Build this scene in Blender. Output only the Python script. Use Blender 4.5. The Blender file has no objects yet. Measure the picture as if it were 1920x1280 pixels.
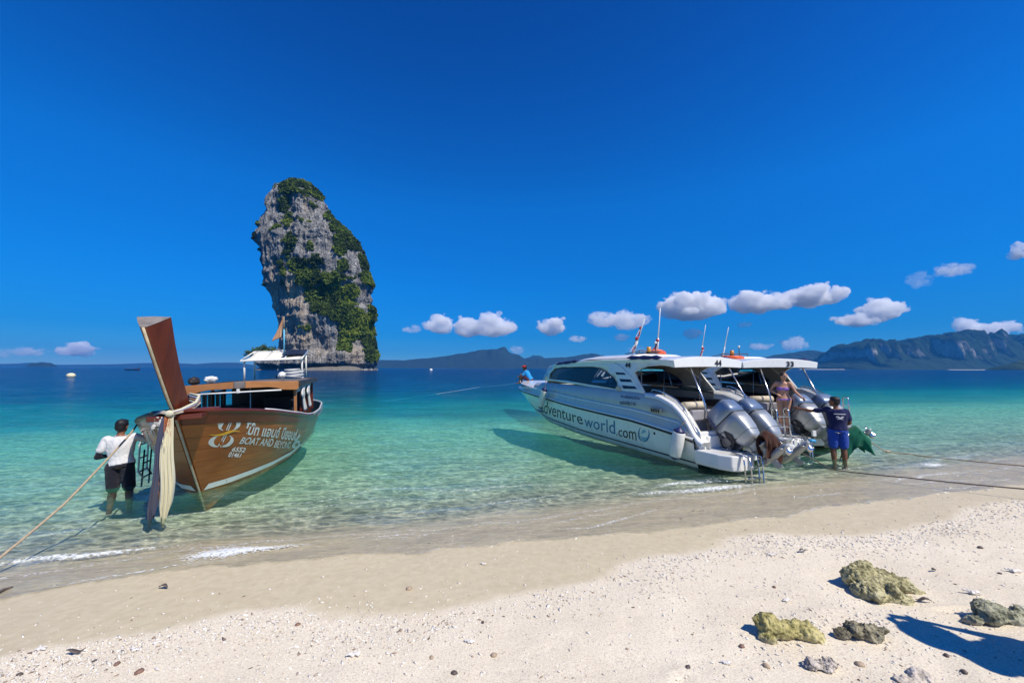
import bpy, bmesh, math, random
import numpy as np
from mathutils import Vector, Matrix, Euler
from mathutils import noise as mnoise
from mathutils.geometry import delaunay_2d_cdt

R = math.radians
random.seed(7)
rng = np.random.default_rng(11)
C = bpy.context.scene.collection
scene = bpy.context.scene

# ------------------------------------------------------------------ camera, sky, sun, exposure
cam_data = bpy.data.cameras.new('camera')
cam_data.sensor_width = 36.0
cam_data.lens = 13.5
cam_data.clip_start = 0.05
cam_data.clip_end = 40000
cam = bpy.data.objects.new('camera', cam_data)
C.objects.link(cam)
CAM_H = 2.0
cam.matrix_world = Matrix.Translation((0, 0, CAM_H)) @ Matrix.Rotation(R(90 + 3.97), 4, 'X') @ Matrix.Rotation(R(0.17), 4, 'Z')
scene.camera = cam

SUN_EL = R(54)
SUN_AZ = math.atan2(0.76, -0.65)           # from +Y towards +X
sun_vec = Vector((math.sin(SUN_AZ) * math.cos(SUN_EL), math.cos(SUN_AZ) * math.cos(SUN_EL), math.sin(SUN_EL)))

world = bpy.data.worlds.new('World')
scene.world = world
world.use_nodes = True
wn, wl = world.node_tree.nodes, world.node_tree.links
wn.clear()
w_out = wn.new('ShaderNodeOutputWorld')
w_bg = wn.new('ShaderNodeBackground')
w_sky = wn.new('ShaderNodeTexSky')
w_sky.sky_type = 'NISHITA'
w_sky.sun_disc = False
w_sky.sun_elevation = SUN_EL
w_sky.sun_rotation = SUN_AZ
w_sky.altitude = 0
w_sky.air_density = 1.0
w_sky.dust_density = 0.0
w_sky.ozone_density = 3.0
w_tc = wn.new('ShaderNodeTexCoord')
w_sep = wn.new('ShaderNodeSeparateXYZ')
w_ramp = wn.new('ShaderNodeValToRGB')
w_mul = wn.new('ShaderNodeMix'); w_mul.data_type = 'RGBA'; w_mul.blend_type = 'MULTIPLY'; w_mul.inputs[0].default_value = 1.0
wl.new(w_tc.outputs['Generated'], w_sep.inputs[0])
wl.new(w_sep.outputs[2], w_ramp.inputs[0])
SKY_GRADE = [(0.0, (.15, .30, .54)), (.035, (.06, .27, .54)), (.08, (.018, .25, .56)), (.19, (.010, .33, .73)), (.38, (.014, .42, .92)), (.58, (.014, .32, .82)), (.75, (.014, .24, .68)), (1.0, (.014, .24, .68))]
for p, c in SKY_GRADE[1:-1]: w_ramp.color_ramp.elements.new(p)
for e, (p, c) in zip(w_ramp.color_ramp.elements, SKY_GRADE): e.color = (*c, 1)
wl.new(w_sky.outputs[0], w_mul.inputs[6])
wl.new(w_ramp.outputs[0], w_mul.inputs[7])
wl.new(w_mul.outputs[2], w_bg.inputs['Color'])
w_bg.inputs['Strength'].default_value = 0.15
wl.new(w_bg.outputs[0], w_out.inputs['Surface'])

sun_data = bpy.data.lights.new('sun', 'SUN')
sun_data.energy = 4.8
sun_data.angle = R(0.53)
sun_data.color = (1.0, 0.93, 0.81)
sun = bpy.data.objects.new('sun', sun_data)
C.objects.link(sun)
sun.rotation_euler = sun_vec.to_track_quat('Z', 'Y').to_euler()

scene.view_settings.view_transform = 'Standard'
scene.view_settings.look = 'None'
scene.view_settings.gamma = 1.0
scene.view_settings.exposure = 0.2
scene.view_settings.use_curve_mapping = False
scene.cycles.max_bounces = 12
scene.cycles.transparent_max_bounces = 24
scene.cycles.volume_bounces = 8
scene.cycles.use_denoising = True
scene.cycles.caustics_reflective = False
scene.cycles.caustics_refractive = False
scene.cycles.sample_clamp_indirect = 6.0

# ------------------------------------------------------------------ numeric helpers
def _hash(i, j, k, seed):
    n = (i.astype(np.int64) * 374761393 + j.astype(np.int64) * 668265263 + k.astype(np.int64) * 1274126177 + seed * 974634777) & 0x7fffffff
    n = (n ^ (n >> 13)) * 1274126177 & 0x7fffffff
    n = (n ^ (n >> 16)) * 668265263 & 0x7fffffff
    return ((n ^ (n >> 15)) & 0xffffff) / float(0xffffff)

def vnoise(x, y, z=None, seed=0):
    x = np.asarray(x, float); y = np.asarray(y, float)
    z = np.zeros_like(x) if z is None else np.asarray(z, float) + np.zeros_like(x)
    i, j, k = np.floor(x), np.floor(y), np.floor(z)
    fx, fy, fz = x - i, y - j, z - k
    fx, fy, fz = (f * f * f * (f * (f * 6 - 15) + 10) for f in (fx, fy, fz))
    r = 0
    for a in (0, 1):
        for b in (0, 1):
            for c in (0, 1):
                w = (fx if a else 1 - fx) * (fy if b else 1 - fy) * (fz if c else 1 - fz)
                r = r + w * _hash(i + a, j + b, k + c, seed)
    return r * 2 - 1

def fbm(x, y, z=None, octs=4, seed=0, lac=2.03, gain=0.5):
    a, t, r = 1.0, 0.0, 0
    x = np.asarray(x, float); y = np.asarray(y, float)
    z = np.zeros_like(x) if z is None else np.asarray(z, float)
    for o in range(octs):
        r = r + a * vnoise(x, y, z, seed + o * 17); t += a
        x, y, z = x * lac + 3.1, y * lac + 1.7, z * lac + 5.3
        a *= gain
    return r / t

def sstep(a, b, x):
    t = np.clip((x - a) / (b - a), 0, 1)
    return t * t * (3 - 2 * t)

def ray(u, v):
    """direction through a point of the 1920x1280 picture"""
    d = cam.matrix_world.to_3x3() @ Vector(((u - 960) / 720.0, -(v - 640) / 720.0, -1))
    return d
def at_z(u, v, z=0.0):
    d = ray(u, v); t = (z - CAM_H) / d.z
    return Vector((0, 0, CAM_H)) + d * t
def at_y(u, v, y):
    d = ray(u, v); return Vector((0, 0, CAM_H)) + d * (y / d.y)
CAM_INV = cam.matrix_world.inverted()
def pix(p):
    q = CAM_INV @ Vector(p)
    return (960 + 720 * q.x / -q.z, 640 - 720 * q.y / -q.z)

# ------------------------------------------------------------------ object helpers
def tag(o, label=None, cat=None, group=None, kind=None):
    if label: o['label'] = label
    if cat: o['category'] = cat
    if group: o['group'] = group
    if kind: o['kind'] = kind
    return o

def empty(name, loc=(0, 0, 0), rot=(0, 0, 0), mat=None):
    o = bpy.data.objects.new(name, None)
    C.objects.link(o)
    if mat is not None: o.matrix_world = mat
    else:
        o.location = loc; o.rotation_euler = rot
    o.empty_display_size = 0.2
    return o

def link(name, me, parent=None):
    o = bpy.data.objects.new(name, me)
    C.objects.link(o)
    if parent is not None: o.parent = parent
    return o

def fast_mesh(name, V, F, mats=(), smooth=True, attrs=None, tri=False):
    """V (n,3) array, F (m,k) array of equal polygon size"""
    V = np.ascontiguousarray(V, dtype=np.float32); F = np.ascontiguousarray(F, dtype=np.int32)
    me = bpy.data.meshes.new(name)
    k = F.shape[1]
    me.vertices.add(len(V)); me.vertices.foreach_set('co', V.ravel())
    me.loops.add(F.size); me.loops.foreach_set('vertex_index', F.ravel())
    me.polygons.add(len(F))
    me.polygons.foreach_set('loop_start', np.arange(0, F.size, k, dtype=np.int32))
    me.polygons.foreach_set('loop_total', np.full(len(F), k, dtype=np.int32))
    if smooth: me.polygons.foreach_set('use_smooth', np.ones(len(F), dtype=bool))
    for m in mats: me.materials.append(m)
    for nm, arr in (attrs or {}).items():
        a = me.attributes.new(nm, 'FLOAT', 'POINT'); a.data.foreach_set('value', np.ascontiguousarray(arr, dtype=np.float32))
    me.update(calc_edges=True)
    return me

def grid_faces(nr, nc, wrap=False):
    i = np.arange(nr - 1)[:, None]; j = np.arange(nc if wrap else nc - 1)[None, :]
    a = i * nc + j; b = i * nc + (j + 1) % nc
    return np.stack([a, b, b + nc, a + nc], -1).reshape(-1, 4)

class MB:
    """collects shapes into one mesh"""
    def __init__(s): s.v = []; s.f = []; s.m = []; s.sm = []
    def add(s, V, F, m=0, smooth=False):
        n = len(s.v); s.v += [tuple(p) for p in V]
        for f in F:
            s.f.append([i + n for i in f]); s.m.append(m); s.sm.append(smooth)
        return s
    def box(s, c, d, m=0, rot=None):
        c = Vector(c); h = Vector(d) / 2; V = []
        for x in (-1, 1):
            for y in (-1, 1):
                for z in (-1, 1):
                    p = Vector((x * h.x, y * h.y, z * h.z))
                    if rot is not None: p = rot @ p
                    V.append(c + p)
        return s.add(V, [(0, 1, 3, 2), (4, 6, 7, 5), (0, 4, 5, 1), (2, 3, 7, 6), (0, 2, 6, 4), (1, 5, 7, 3)], m)
    def tube(s, pts, r, n=8, m=0, caps=True, closed=False, smooth=True):
        pts = [Vector(p) for p in pts]; N = len(pts)
        rs = r if isinstance(r, (list, tuple)) else [r] * N
        V = []; prev = None
        for i, p in enumerate(pts):
            a = pts[(i - 1) % N] if (i or closed) else p
            b = pts[(i + 1) % N] if (i < N - 1 or closed) else p
            t = (b - a).normalized()
            if prev is None:
                up = Vector((0, 0, 1)) if abs(t.z) < 0.9 else Vector((1, 0, 0))
                x = t.cross(up).normalized()
            else:
                x = (prev - t * prev.dot(t)).normalized()
            prev = x; y = t.cross(x)
            for k in range(n):
                an = 2 * math.pi * k / n
                V.append(p + (x * math.cos(an) + y * math.sin(an)) * rs[i])
        F = []
        for i in range(N if closed else N - 1):
            for k in range(n):
                i2 = (i + 1) % N
                F.append((i * n + k, i * n + (k + 1) % n, i2 * n + (k + 1) % n, i2 * n + k))
        s.add(V, F, m, smooth)
        if caps and not closed:
            nb = len(s.v) - len(V)
            s.f.append([nb + k for k in range(n)][::-1]); s.m.append(m); s.sm.append(False)
            s.f.append([nb + (N - 1) * n + k for k in range(n)]); s.m.append(m); s.sm.append(False)
        return s
    def loft(s, rings, m=0, closed=False, caps=False, smooth=True, flip=False):
        n = len(rings[0]); V = [p for r_ in rings for p in r_]; F = []
        for i in range(len(rings) - 1):
            for k in range(n if closed else n - 1):
                q = (i * n + k, i * n + (k + 1) % n, (i + 1) * n + (k + 1) % n, (i + 1) * n + k)
                F.append(q[::-1] if flip else q)
        base = len(s.v)
        s.add(V, F, m, smooth)
        if caps:
            s.f.append([base + k for k in range(n)][::-1]); s.m.append(m); s.sm.append(False)
            s.f.append([base + (len(rings) - 1) * n + k for k in range(n)]); s.m.append(m); s.sm.append(False)
        return s
    def ball(s, c, r, m=0, seg=12, rings=8, smooth=True, rot=None):
        c = Vector(c); r = Vector(r) if hasattr(r, '__len__') else Vector((r, r, r)); RR = []
        for i in range(rings + 1):
            th = math.pi * i / rings; row = []
            for k in range(seg):
                ph = 2 * math.pi * k / seg
                p = Vector((r.x * math.sin(th) * math.cos(ph), r.y * math.sin(th) * math.sin(ph), r.z * math.cos(th)))
                if rot is not None: p = rot @ p
                row.append(c + p)
            RR.append(row)
        return s.loft(RR, m, closed=True, smooth=smooth, flip=True)
    def build(s, name, mats, parent=None, bevel=0, sharp=None, sub=0, solid=0, weld=0.0):
        me = bpy.data.meshes.new(name)
        me.from_pydata([tuple(p) for p in s.v], [], s.f)
        mats = mats if isinstance(mats, (list, tuple)) else [mats]
        for m in mats: me.materials.append(m)
        me.polygons.foreach_set('material_index', s.m)
        me.polygons.foreach_set('use_smooth', s.sm)
        bm = bmesh.new(); bm.from_mesh(me)
        if weld: bmesh.ops.remove_doubles(bm, verts=bm.verts, dist=weld)
        bmesh.ops.recalc_face_normals(bm, faces=bm.faces)
        bm.to_mesh(me); bm.free()
        me.update()
        o = link(name, me, parent)
        if solid:
            md = o.modifiers.new('solid', 'SOLIDIFY'); md.thickness = abs(solid); md.offset = -1 if solid > 0 else 1
        if bevel:
            md = o.modifiers.new('bevel', 'BEVEL'); md.width = bevel; md.segments = 2; md.limit_method = 'ANGLE'
            md.angle_limit = R(35); md.harden_normals = False
        if sub:
            md = o.modifiers.new('sub', 'SUBSURF'); md.levels = sub; md.render_levels = sub
        return o

def copy_tree(o, parent=None):
    c = o.copy(); C.objects.link(c)
    if parent is not None: c.parent = parent
    for ch in list(o.children): copy_tree(ch, c)
    return c

def panel(name, outer, holes, fmap, mat, parent, step=0.25, thick=0.03, bevel=0.0, sub_edges=True):
    """flat outline with openings, filled with a grid and carried onto a curved surface by fmap(s, z)"""
    pts = []; cons = []; faces_in = []
    def addloop(lp, is_hole):
        L = []
        for i, p in enumerate(lp):
            q = lp[(i + 1) % len(lp)]
            d = math.dist(p, q); n = max(1, int(d / step)) if sub_edges else 1
            for k in range(n): L.append((p[0] + (q[0] - p[0]) * k / n, p[1] + (q[1] - p[1]) * k / n))
        b = len(pts); pts.extend(L)
        cons.extend([(b + i, b + (i + 1) % len(L)) for i in range(len(L))])
        return list(range(b, b + len(L)))
    addloop(outer, False)
    for h in holes: addloop(h, True)
    def inside(x, y, lp):
        c = False
        for i in range(len(lp)):
            x1, y1 = lp[i]; x2, y2 = lp[i - 1]
            if (y1 > y) != (y2 > y) and x < (x2 - x1) * (y - y1) / (y2 - y1 + 1e-12) + x1: c = not c
        return c
    xs = [p[0] for p in outer]; ys = [p[1] for p in outer]
    x = min(xs) + step * .5
    while x < max(xs):
        y = min(ys) + step * .5
        while y < max(ys):
            if inside(x, y, outer) and not any(inside(x, y, h) for h in holes): pts.append((x, y))
            y += step
        x += step
    vo, eo, fo, *_ = delaunay_2d_cdt([Vector(p) for p in pts], cons, [], 0, 1e-5)
    F = []
    for f in fo:
        cx = sum(vo[i].x for i in f) / len(f); cy = sum(vo[i].y for i in f) / len(f)
        if inside(cx, cy, outer) and not any(inside(cx, cy, h) for h in holes): F.append(list(f))
    mb = MB(); mb.add([fmap(p.x, p.y) for p in vo], F, 0, True)
    o = mb.build(name, mat, parent)
    if thick:
        md = o.modifiers.new('solid', 'SOLIDIFY'); md.thickness = abs(thick); md.offset = -1 if thick > 0 else 1
    if bevel:
        md = o.modifiers.new('bevel', 'BEVEL'); md.width = bevel; md.segments = 2; md.limit_method = 'ANGLE'; md.angle_limit = R(60)
    return o

def text_mesh(body, size=1.0, shear=0.0, align='LEFT', bold=0.0, spacing=1.0):
    """vertices (x, y) and faces of a piece of lettering"""
    cu = bpy.data.curves.new('lettering', 'FONT')
    cu.body = body; cu.size = size; cu.shear = shear; cu.align_x = align; cu.offset = bold; cu.resolution_u = 3
    cu.space_character = spacing
    o = bpy.data.objects.new('lettering', cu); C.objects.link(o)
    dg = bpy.context.evaluated_depsgraph_get()
    me = bpy.data.meshes.new_from_object(o.evaluated_get(dg))
    V = [v.co.copy() for v in me.vertices]; F = [list(p.vertices) for p in me.polygons]
    bpy.data.objects.remove(o); bpy.data.curves.remove(cu); bpy.data.meshes.remove(me)
    return V, F

# ------------------------------------------------------------------ material helpers
class NT:
    def __init__(s, name):
        s.mat = bpy.data.materials.new(name); s.mat.use_nodes = True
        s.n = s.mat.node_tree.nodes; s.l = s.mat.node_tree.links; s.n.clear()
        s.out = s.n.new('ShaderNodeOutputMaterial')
    def new(s, t, **kw):
        nd = s.n.new(t)
        for k, v in kw.items(): setattr(nd, k, v)
        return nd
    def put(s, sock, val):
        if isinstance(val, bpy.types.NodeSocket): s.l.new(val, sock)
        elif val is not None:
            if sock.type == 'RGBA' and len(val) == 3: val = (*val, 1)
            sock.default_value = val
    def coord(s, which='Object'): return s.new('ShaderNodeTexCoord').outputs[which]
    def mapping(s, vec, scale=(1, 1, 1), rot=(0, 0, 0), loc=(0, 0, 0)):
        m = s.new('ShaderNodeMapping'); s.put(m.inputs['Vector'], vec); m.inputs['Scale'].default_value = scale
        m.inputs['Rotation'].default_value = rot; m.inputs['Location'].default_value = loc
        return m.outputs[0]
    def noise(s, vec, scale=5, detail=4, rough=0.55, dist=0.0, out='Fac'):
        m = s.new('ShaderNodeTexNoise'); s.put(m.inputs['Vector'], vec); m.inputs['Scale'].default_value = scale
        m.inputs['Detail'].default_value = detail; m.inputs['Roughness'].default_value = rough; m.inputs['Distortion'].default_value = dist
        return m.outputs[out]
    def voro(s, vec, scale=5, feature='F1', out='Distance', rand=1.0):
        m = s.new('ShaderNodeTexVoronoi'); m.feature = feature; s.put(m.inputs['Vector'], vec); m.inputs['Scale'].default_value = scale
        m.inputs['Randomness'].default_value = rand
        return m.outputs[out]
    def ramp(s, fac, stops, interp='LINEAR'):
        m = s.new('ShaderNodeValToRGB'); s.put(m.inputs[0], fac); cr = m.color_ramp; cr.interpolation = interp
        cr.elements[0].position = stops[0][0]; cr.elements[len(cr.elements) - 1].position = stops[-1][0]
        for p, c in stops[1:-1]: cr.elements.new(p)
        for e, (p, c) in zip(cr.elements, stops):
            e.color = (*c, 1) if hasattr(c, '__len__') else (c, c, c, 1)
        return m.outputs[0]
    def math(s, op, a, b=None, c=None, clamp=False):
        m = s.new('ShaderNodeMath', operation=op); m.use_clamp = clamp
        s.put(m.inputs[0], a); s.put(m.inputs[1], b); s.put(m.inputs[2], c)
        return m.outputs[0]
    def mix(s, fac, a, b, mode='MIX'):
        m = s.new('ShaderNodeMix', data_type='RGBA', blend_type=mode); m.clamp_factor = True
        s.put(m.inputs[0], fac); s.put(m.inputs[6], a); s.put(m.inputs[7], b)
        return m.outputs[2]
    def attr(s, name, out='Fac'):
        m = s.new('ShaderNodeAttribute'); m.attribute_name = name; return m.outputs[out]
    def bump(s, h, strength=0.5, dist=0.05, normal=None):
        m = s.new('ShaderNodeBump'); s.put(m.inputs['Height'], h); m.inputs['Strength'].default_value = strength
        m.inputs['Distance'].default_value = dist
        if normal is not None: s.put(m.inputs['Normal'], normal)
        return m.outputs[0]
    def pbr(s, col, rough=0.6, metal=0.0, normal=None, spec=0.5, **kw):
        b = s.new('ShaderNodeBsdfPrincipled'); s.put(b.inputs['Base Color'], col); s.put(b.inputs['Roughness'], rough)
        s.put(b.inputs['Metallic'], metal); s.put(b.inputs['Specular IOR Level'], spec)
        if normal is not None: s.put(b.inputs['Normal'], normal)
        for k, v in kw.items(): s.put(b.inputs[k.replace('_', ' ')], v)
        return b.outputs[0]
    def done(s, sh): s.l.new(sh, s.out.inputs['Surface']); return s.mat

def paint(name, col, rough=0.4, var=0.12, scale=6.0, bump=0.0, metal=0.0, spec=0.5, coat=0.0, dirt=None):
    """a plain surface with a little wear and grain of its own"""
    t = NT(name); co = t.coord()
    n = t.noise(co, scale, 5, 0.6)
    f = t.ramp(n, [(0.3, 0.0), (0.72, 1.0)])
    lo = tuple(c * (1 - var) for c in col); hi = tuple(min(1, c * (1 + var * .6)) for c in col)
    cc = t.mix(f, lo, hi)
    if dirt:
        d = t.ramp(t.noise(co, scale * 2.7, 6, 0.7), [(0.52, 0.0), (0.75, 1.0)])
        cc = t.mix(t.math('MULTIPLY', d, dirt[1]), cc, dirt[0])
    rr = t.math('MULTIPLY_ADD', n, 0.25, rough - 0.12)
    nm = t.bump(t.noise(co, scale * 8, 4), bump, 0.01) if bump else None
    return t.done(t.pbr(cc, rr, metal, nm, spec, Coat_Weight=coat, Coat_Roughness=0.08))
# ------------------------------------------------------------------ terrain
SH = (-0.2756, 0.9613)                      # unit vector pointing out to sea
def shore_s(x, y):
    s = SH[0] * x + SH[1] * (y - 5.25)
    near = 1 / (1 + (np.abs(x) / 60) ** 2)
    return s + near * (0.16 * vnoise(x * .33, y * .33, seed=3) + 0.10 * vnoise(x * .9, y * .9, seed=4)) + 0.045 * vnoise(x * 3.1, y * 3.1, seed=5)

def ground_z(x, y, detail=True):
    s = shore_s(x, y)
    sea = np.interp(s, [0, 1, 3, 7, 11, 15, 20, 28, 40, 60, 150, 400, 6000], [0, -.13, -.42, -.66, -.86, -1.08, -1.45, -2.1, -3.0, -4.4, -9, -14, -20])
    sea = sea + np.where(s > 6, 1, 0) * sstep(6, 14, s) * (1 - sstep(60, 120, s)) * .22 * fbm(x * .12, y * .10, octs=3, seed=15)
    b = -s
    land = np.interp(b, [0, 2, 6, 14, 40, 4000], [0, .155, .46, 0.95, 2.2, 6.0])
    z = np.where(s > 0, sea, land)
    if detail:
        dry = sstep(1.2, 3.0, b)
        n1 = fbm(x * 1.3, y * 1.3, octs=3, seed=9)
        n2 = fbm(x * 6, y * 6, octs=3, seed=19)
        z = z + dry * (0.022 * n1 + 0.009 * n2)
        wetp = sstep(-1, 0.5, b) * (1 - dry)
        z = z + wetp * 0.004 * n1
        sub = sstep(0.2, 2.0, s) * (1 - sstep(60, 200, s))
        z = z + sub * (0.03 * n1 + 0.012 * np.sin((SH[0] * x + SH[1] * y) * 14 + 3 * n1))
    return z

def fan_grid(ncol, y0=0.9, y1=6000, r1=1.0065, r2=1.013, r3=1.04, back=True, half=2.1, pad=4.5):
    ys = [y0]
    while ys[-1] < y1:
        r = r1 if ys[-1] < 11 else (r2 if ys[-1] < 60 else r3)
        ys.append(ys[-1] * r)
    if back: ys = list(np.linspace(-14, y0 - .25, 40)) + ys
    ys = np.array(ys)
    t = np.linspace(-1, 1, ncol)
    w = half * np.maximum(ys, 0.5) + pad + np.maximum(0, -ys) * .6
    X = w[:, None] * t[None, :]; Y = np.repeat(ys[:, None], ncol, 1)
    return X, Y

# --- sand sheet, from the dry beach under the sea to the horizon
X, Y = fan_grid(460)
Z = ground_z(X.ravel(), Y.ravel()).reshape(X.shape)
S = shore_s(X.ravel(), Y.ravel()).reshape(X.shape)
# footprints and hollows in the dry sand
foot = np.zeros_like(Z)
fr = random.Random(5)
prints = []
for k in range(60):
    px = fr.uniform(-3.5, 7.5); b = fr.uniform(2.6, 6.5); py = 5.25 + (-b - SH[0] * px) / SH[1]
    prints.append((px, py, fr.uniform(0, 3.14), fr.uniform(.08, .13), fr.uniform(.035, .055), fr.uniform(.014, .034)))
for px, py, an, la, lb, dp in prints:
    dx, dy = X - px, Y - py
    m = (np.abs(dx) < .5) & (np.abs(dy) < .5)
    a = (dx[m] * math.cos(an) + dy[m] * math.sin(an)) / la; b_ = (-dx[m] * math.sin(an) + dy[m] * math.cos(an)) / lb
    r = np.sqrt(a * a + b_ * b_)
    foot[m] += -dp * np.exp(-r ** 2 * 1.2) + dp * .45 * np.exp(-((r - 1.5) / .4) ** 2)
Z = Z + foot
def wet_edge(x, y):
    return -1.75 + 0.30 * vnoise(x * .45, y * .45, seed=31) + 0.12 * vnoise(x * 1.6, y * 1.6, seed=32) - .05 * np.clip(-x, 0, 6)
wet = sstep(-0.10, 0.10, S - wet_edge(X.ravel(), Y.ravel()).reshape(X.shape) + 0.03 * vnoise(X * 9, Y * 9, seed=33))
damp = sstep(-1.4, 0.1, S - wet_edge(X.ravel(), Y.ravel()).reshape(X.shape))

t = NT('beach_sand'); co = t.coord()
w = t.attr('wet'); dmp = t.attr('damp'); dep = t.attr('deep')
big = t.noise(co, 1.3, 4, 0.6); fine = t.noise(co, 90, 5, 0.7); mid = t.noise(co, 14, 4, 0.6)
dry_c = t.mix(t.ramp(big, [(.3, 0.), (.7, 1.)]), (.69, .61, .465), (.77, .695, .55))
dry_c = t.mix(t.ramp(fine, [(.30, 1.0), (.52, 0.0)]), dry_c, (.43, .36, .29))
dry_c = t.mix(t.ramp(t.noise(co, 60, 3, .6), [(.60, 0.), (.72, 1.)]), dry_c, (.86, .80, .66))
wet_c = t.mix(t.ramp(mid, [(.3, 0.), (.75, 1.)]), (.51, .435, .285), (.61, .53, .365))
wet_c = t.mix(t.ramp(fine, [(.66, 0.), (.78, .8)]), wet_c, (.62, .56, .48))
sub_c = t.mix(t.ramp(t.noise(t.mapping(co, (1, 2.2, 1), (0, 0, R(-16))), 1.1, 6, .66), [(.38, 0.), (.62, 1.)]), (.50, .48, .34), (.88, .82, .60))
rub = t.voro(t.mapping(co, (1, 1.6, 1)), 3.2, 'F1', 'Distance')
sub_c = t.mix(t.ramp(rub, [(.18, .55), (.42, 0.)]), sub_c, (.42, .41, .29))
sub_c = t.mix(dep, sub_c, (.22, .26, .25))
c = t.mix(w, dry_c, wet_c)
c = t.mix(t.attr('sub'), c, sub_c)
h = t.math('ADD', t.math('MULTIPLY', fine, .35), t.math('ADD', t.math('MULTIPLY', mid, .5), t.math('MULTIPLY', t.noise(co, 260, 3, .6), .25)))
nm = t.bump(h, 0.55, 0.016)
ro = t.ramp(w, [(0, .95), (1, .55)])
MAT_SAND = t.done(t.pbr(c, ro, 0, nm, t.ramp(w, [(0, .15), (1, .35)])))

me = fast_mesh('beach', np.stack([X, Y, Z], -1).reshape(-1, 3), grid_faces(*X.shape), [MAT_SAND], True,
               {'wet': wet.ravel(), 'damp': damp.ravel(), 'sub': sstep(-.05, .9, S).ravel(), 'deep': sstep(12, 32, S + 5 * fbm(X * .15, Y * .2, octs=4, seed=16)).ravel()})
tag(link('beach', me), kind='structure')

# --- sea surface
Xw, Yw = fan_grid(520, back=False, y0=2.2)
xf, yf = Xw.ravel(), Yw.ravel()
Sw = shore_s(xf, yf); G = ground_z(xf, yf)
dirn = SH[0] * xf + SH[1] * yf
along = SH[1] * xf - SH[0] * yf
fade = 1 - sstep(35, 90, yf)
amp = 0.3 + 0.7 * sstep(0, 8, Sw)
wv = 0.020 * fbm(along * .55, dirn * 1.5, octs=4, seed=41) * fade * amp
wv += 0.035 * fbm(along * .16, dirn * .42, octs=2, seed=45) * amp * (1 - sstep(200, 500, yf)) * sstep(1, 12, Sw)
wv += 0.010 * fbm(along * 3.0, dirn * 5.5, octs=3, seed=47) * (1 - sstep(12, 26, yf)) * amp
# low swell that breaks on the shore
br = 0.55 + .5 * vnoise(along * .35, along * 0 + 2, seed=51)
bump_c = 0.75 + 0.35 * vnoise(along * .5, along * 0, seed=52)
wv += 0.055 * np.clip(br, 0, 1) * np.exp(-((Sw - bump_c) / .16) ** 2)
wv += 0.03 * np.exp(-((Sw - 1.9 - .4 * vnoise(along * .3, along * 0, seed=53)) / .3) ** 2)
film_edge = -0.55 - 0.45 * (vnoise(along * .42, along * 0 + 7, seed=54) * .5 + .5) * sstep(-6, 3, xf) - 0.30 * sstep(1, 4, xf) * (1 - sstep(8, 12, xf)) + .04 * vnoise(along * 4, along * 0, seed=55)
sw_film = 0.007 + 0.0035 * fbm(along * 6, dirn * 9, octs=2, seed=56) + 0.006 * np.exp(-((Sw - film_edge - .04) / .03) ** 2)
film = np.where(Sw > film_edge, G + sw_film, G - 0.05 - .5 * (film_edge - Sw))
Zw = np.where(Sw > 0.35, wv, np.where(Sw > -0.05, np.maximum(film, wv), film))
Zw = np.where((Sw <= .35) & (Sw > -.05), np.maximum(Zw, film), Zw)
depth = np.clip(Zw - G, 0, 30)
# foam: along the breaking crest, in streaks and along the edge of the swash
fo = .35 * np.exp(-((Sw - bump_c + .10) / .10) ** 2) * sstep(.25, .8, br + .35 * vnoise(along * 1.3, along * 0, seed=57))
fo += .42 * np.exp(-((Sw - film_edge - .03) / .03) ** 2) * (.6 + .6 * vnoise(along * 1.7, along * 0, seed=69))
for k_ in range(3):
    c_ = film_edge * (.25 + .25 * k_) + .14 * vnoise(along * .9, along * 0, seed=60 + k_)
    fo += .62 * np.exp(-((Sw - c_) / .028) ** 2) * sstep(-.1, .5, vnoise(along * .8, along * 0 + 3, seed=64 + k_))
for k_ in range(4):
    c_ = .25 + .45 * k_ + .22 * vnoise(along * .7, along * 0, seed=70 + k_)
    fo += .5 * np.exp(-((Sw - c_) / .035) ** 2) * sstep(.1, .6, vnoise(along * .55, along * 0 + 3, seed=75 + k_))
fo += .45 * np.exp(-((Sw - (-.1 + .2 * vnoise(along * .6, along * 0, seed=58))) / .05) ** 2)
for (u_, v_, ra_, rb_, k_) in ((415, 1038, .34, .16, 1.1), (520, 1028, .45, .06, .7), (60, 1044, .5, .04, .45), (160, 1040, .5, .05, .6), (290, 1025, .5, .04, .45), (1340, 914, .9, .12, .9), (1755, 871, .4, .10, .8), (1225, 922, .4, .05, .6)):
    q_ = at_z(u_, v_, 0.02); dx_, dy_ = xf - q_.x, yf - q_.y
    aa_, bb_ = (dx_ * SH[1] - dy_ * SH[0]) / ra_, (dx_ * SH[0] + dy_ * SH[1]) / rb_
    g_ = np.exp(-(aa_ ** 2 + bb_ ** 2)); fo += k_ * g_
    Zw += g_ * (.018 + .012 * fbm(xf * 22, yf * 22, octs=3, seed=int(u_)))
keep = (Yw > 0)
t = NT('sea_water'); co = t.coord()
d = t.attr('depth')
def absorb(k): return t.math('POWER', 2.71828, t.math('MULTIPLY', d, -k))
comb = t.new('ShaderNodeCombineColor')
t.put(comb.inputs[0], absorb(.80)); t.put(comb.inputs[1], absorb(.23)); t.put(comb.inputs[2], absorb(.31))
T = comb.outputs[0]
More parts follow.
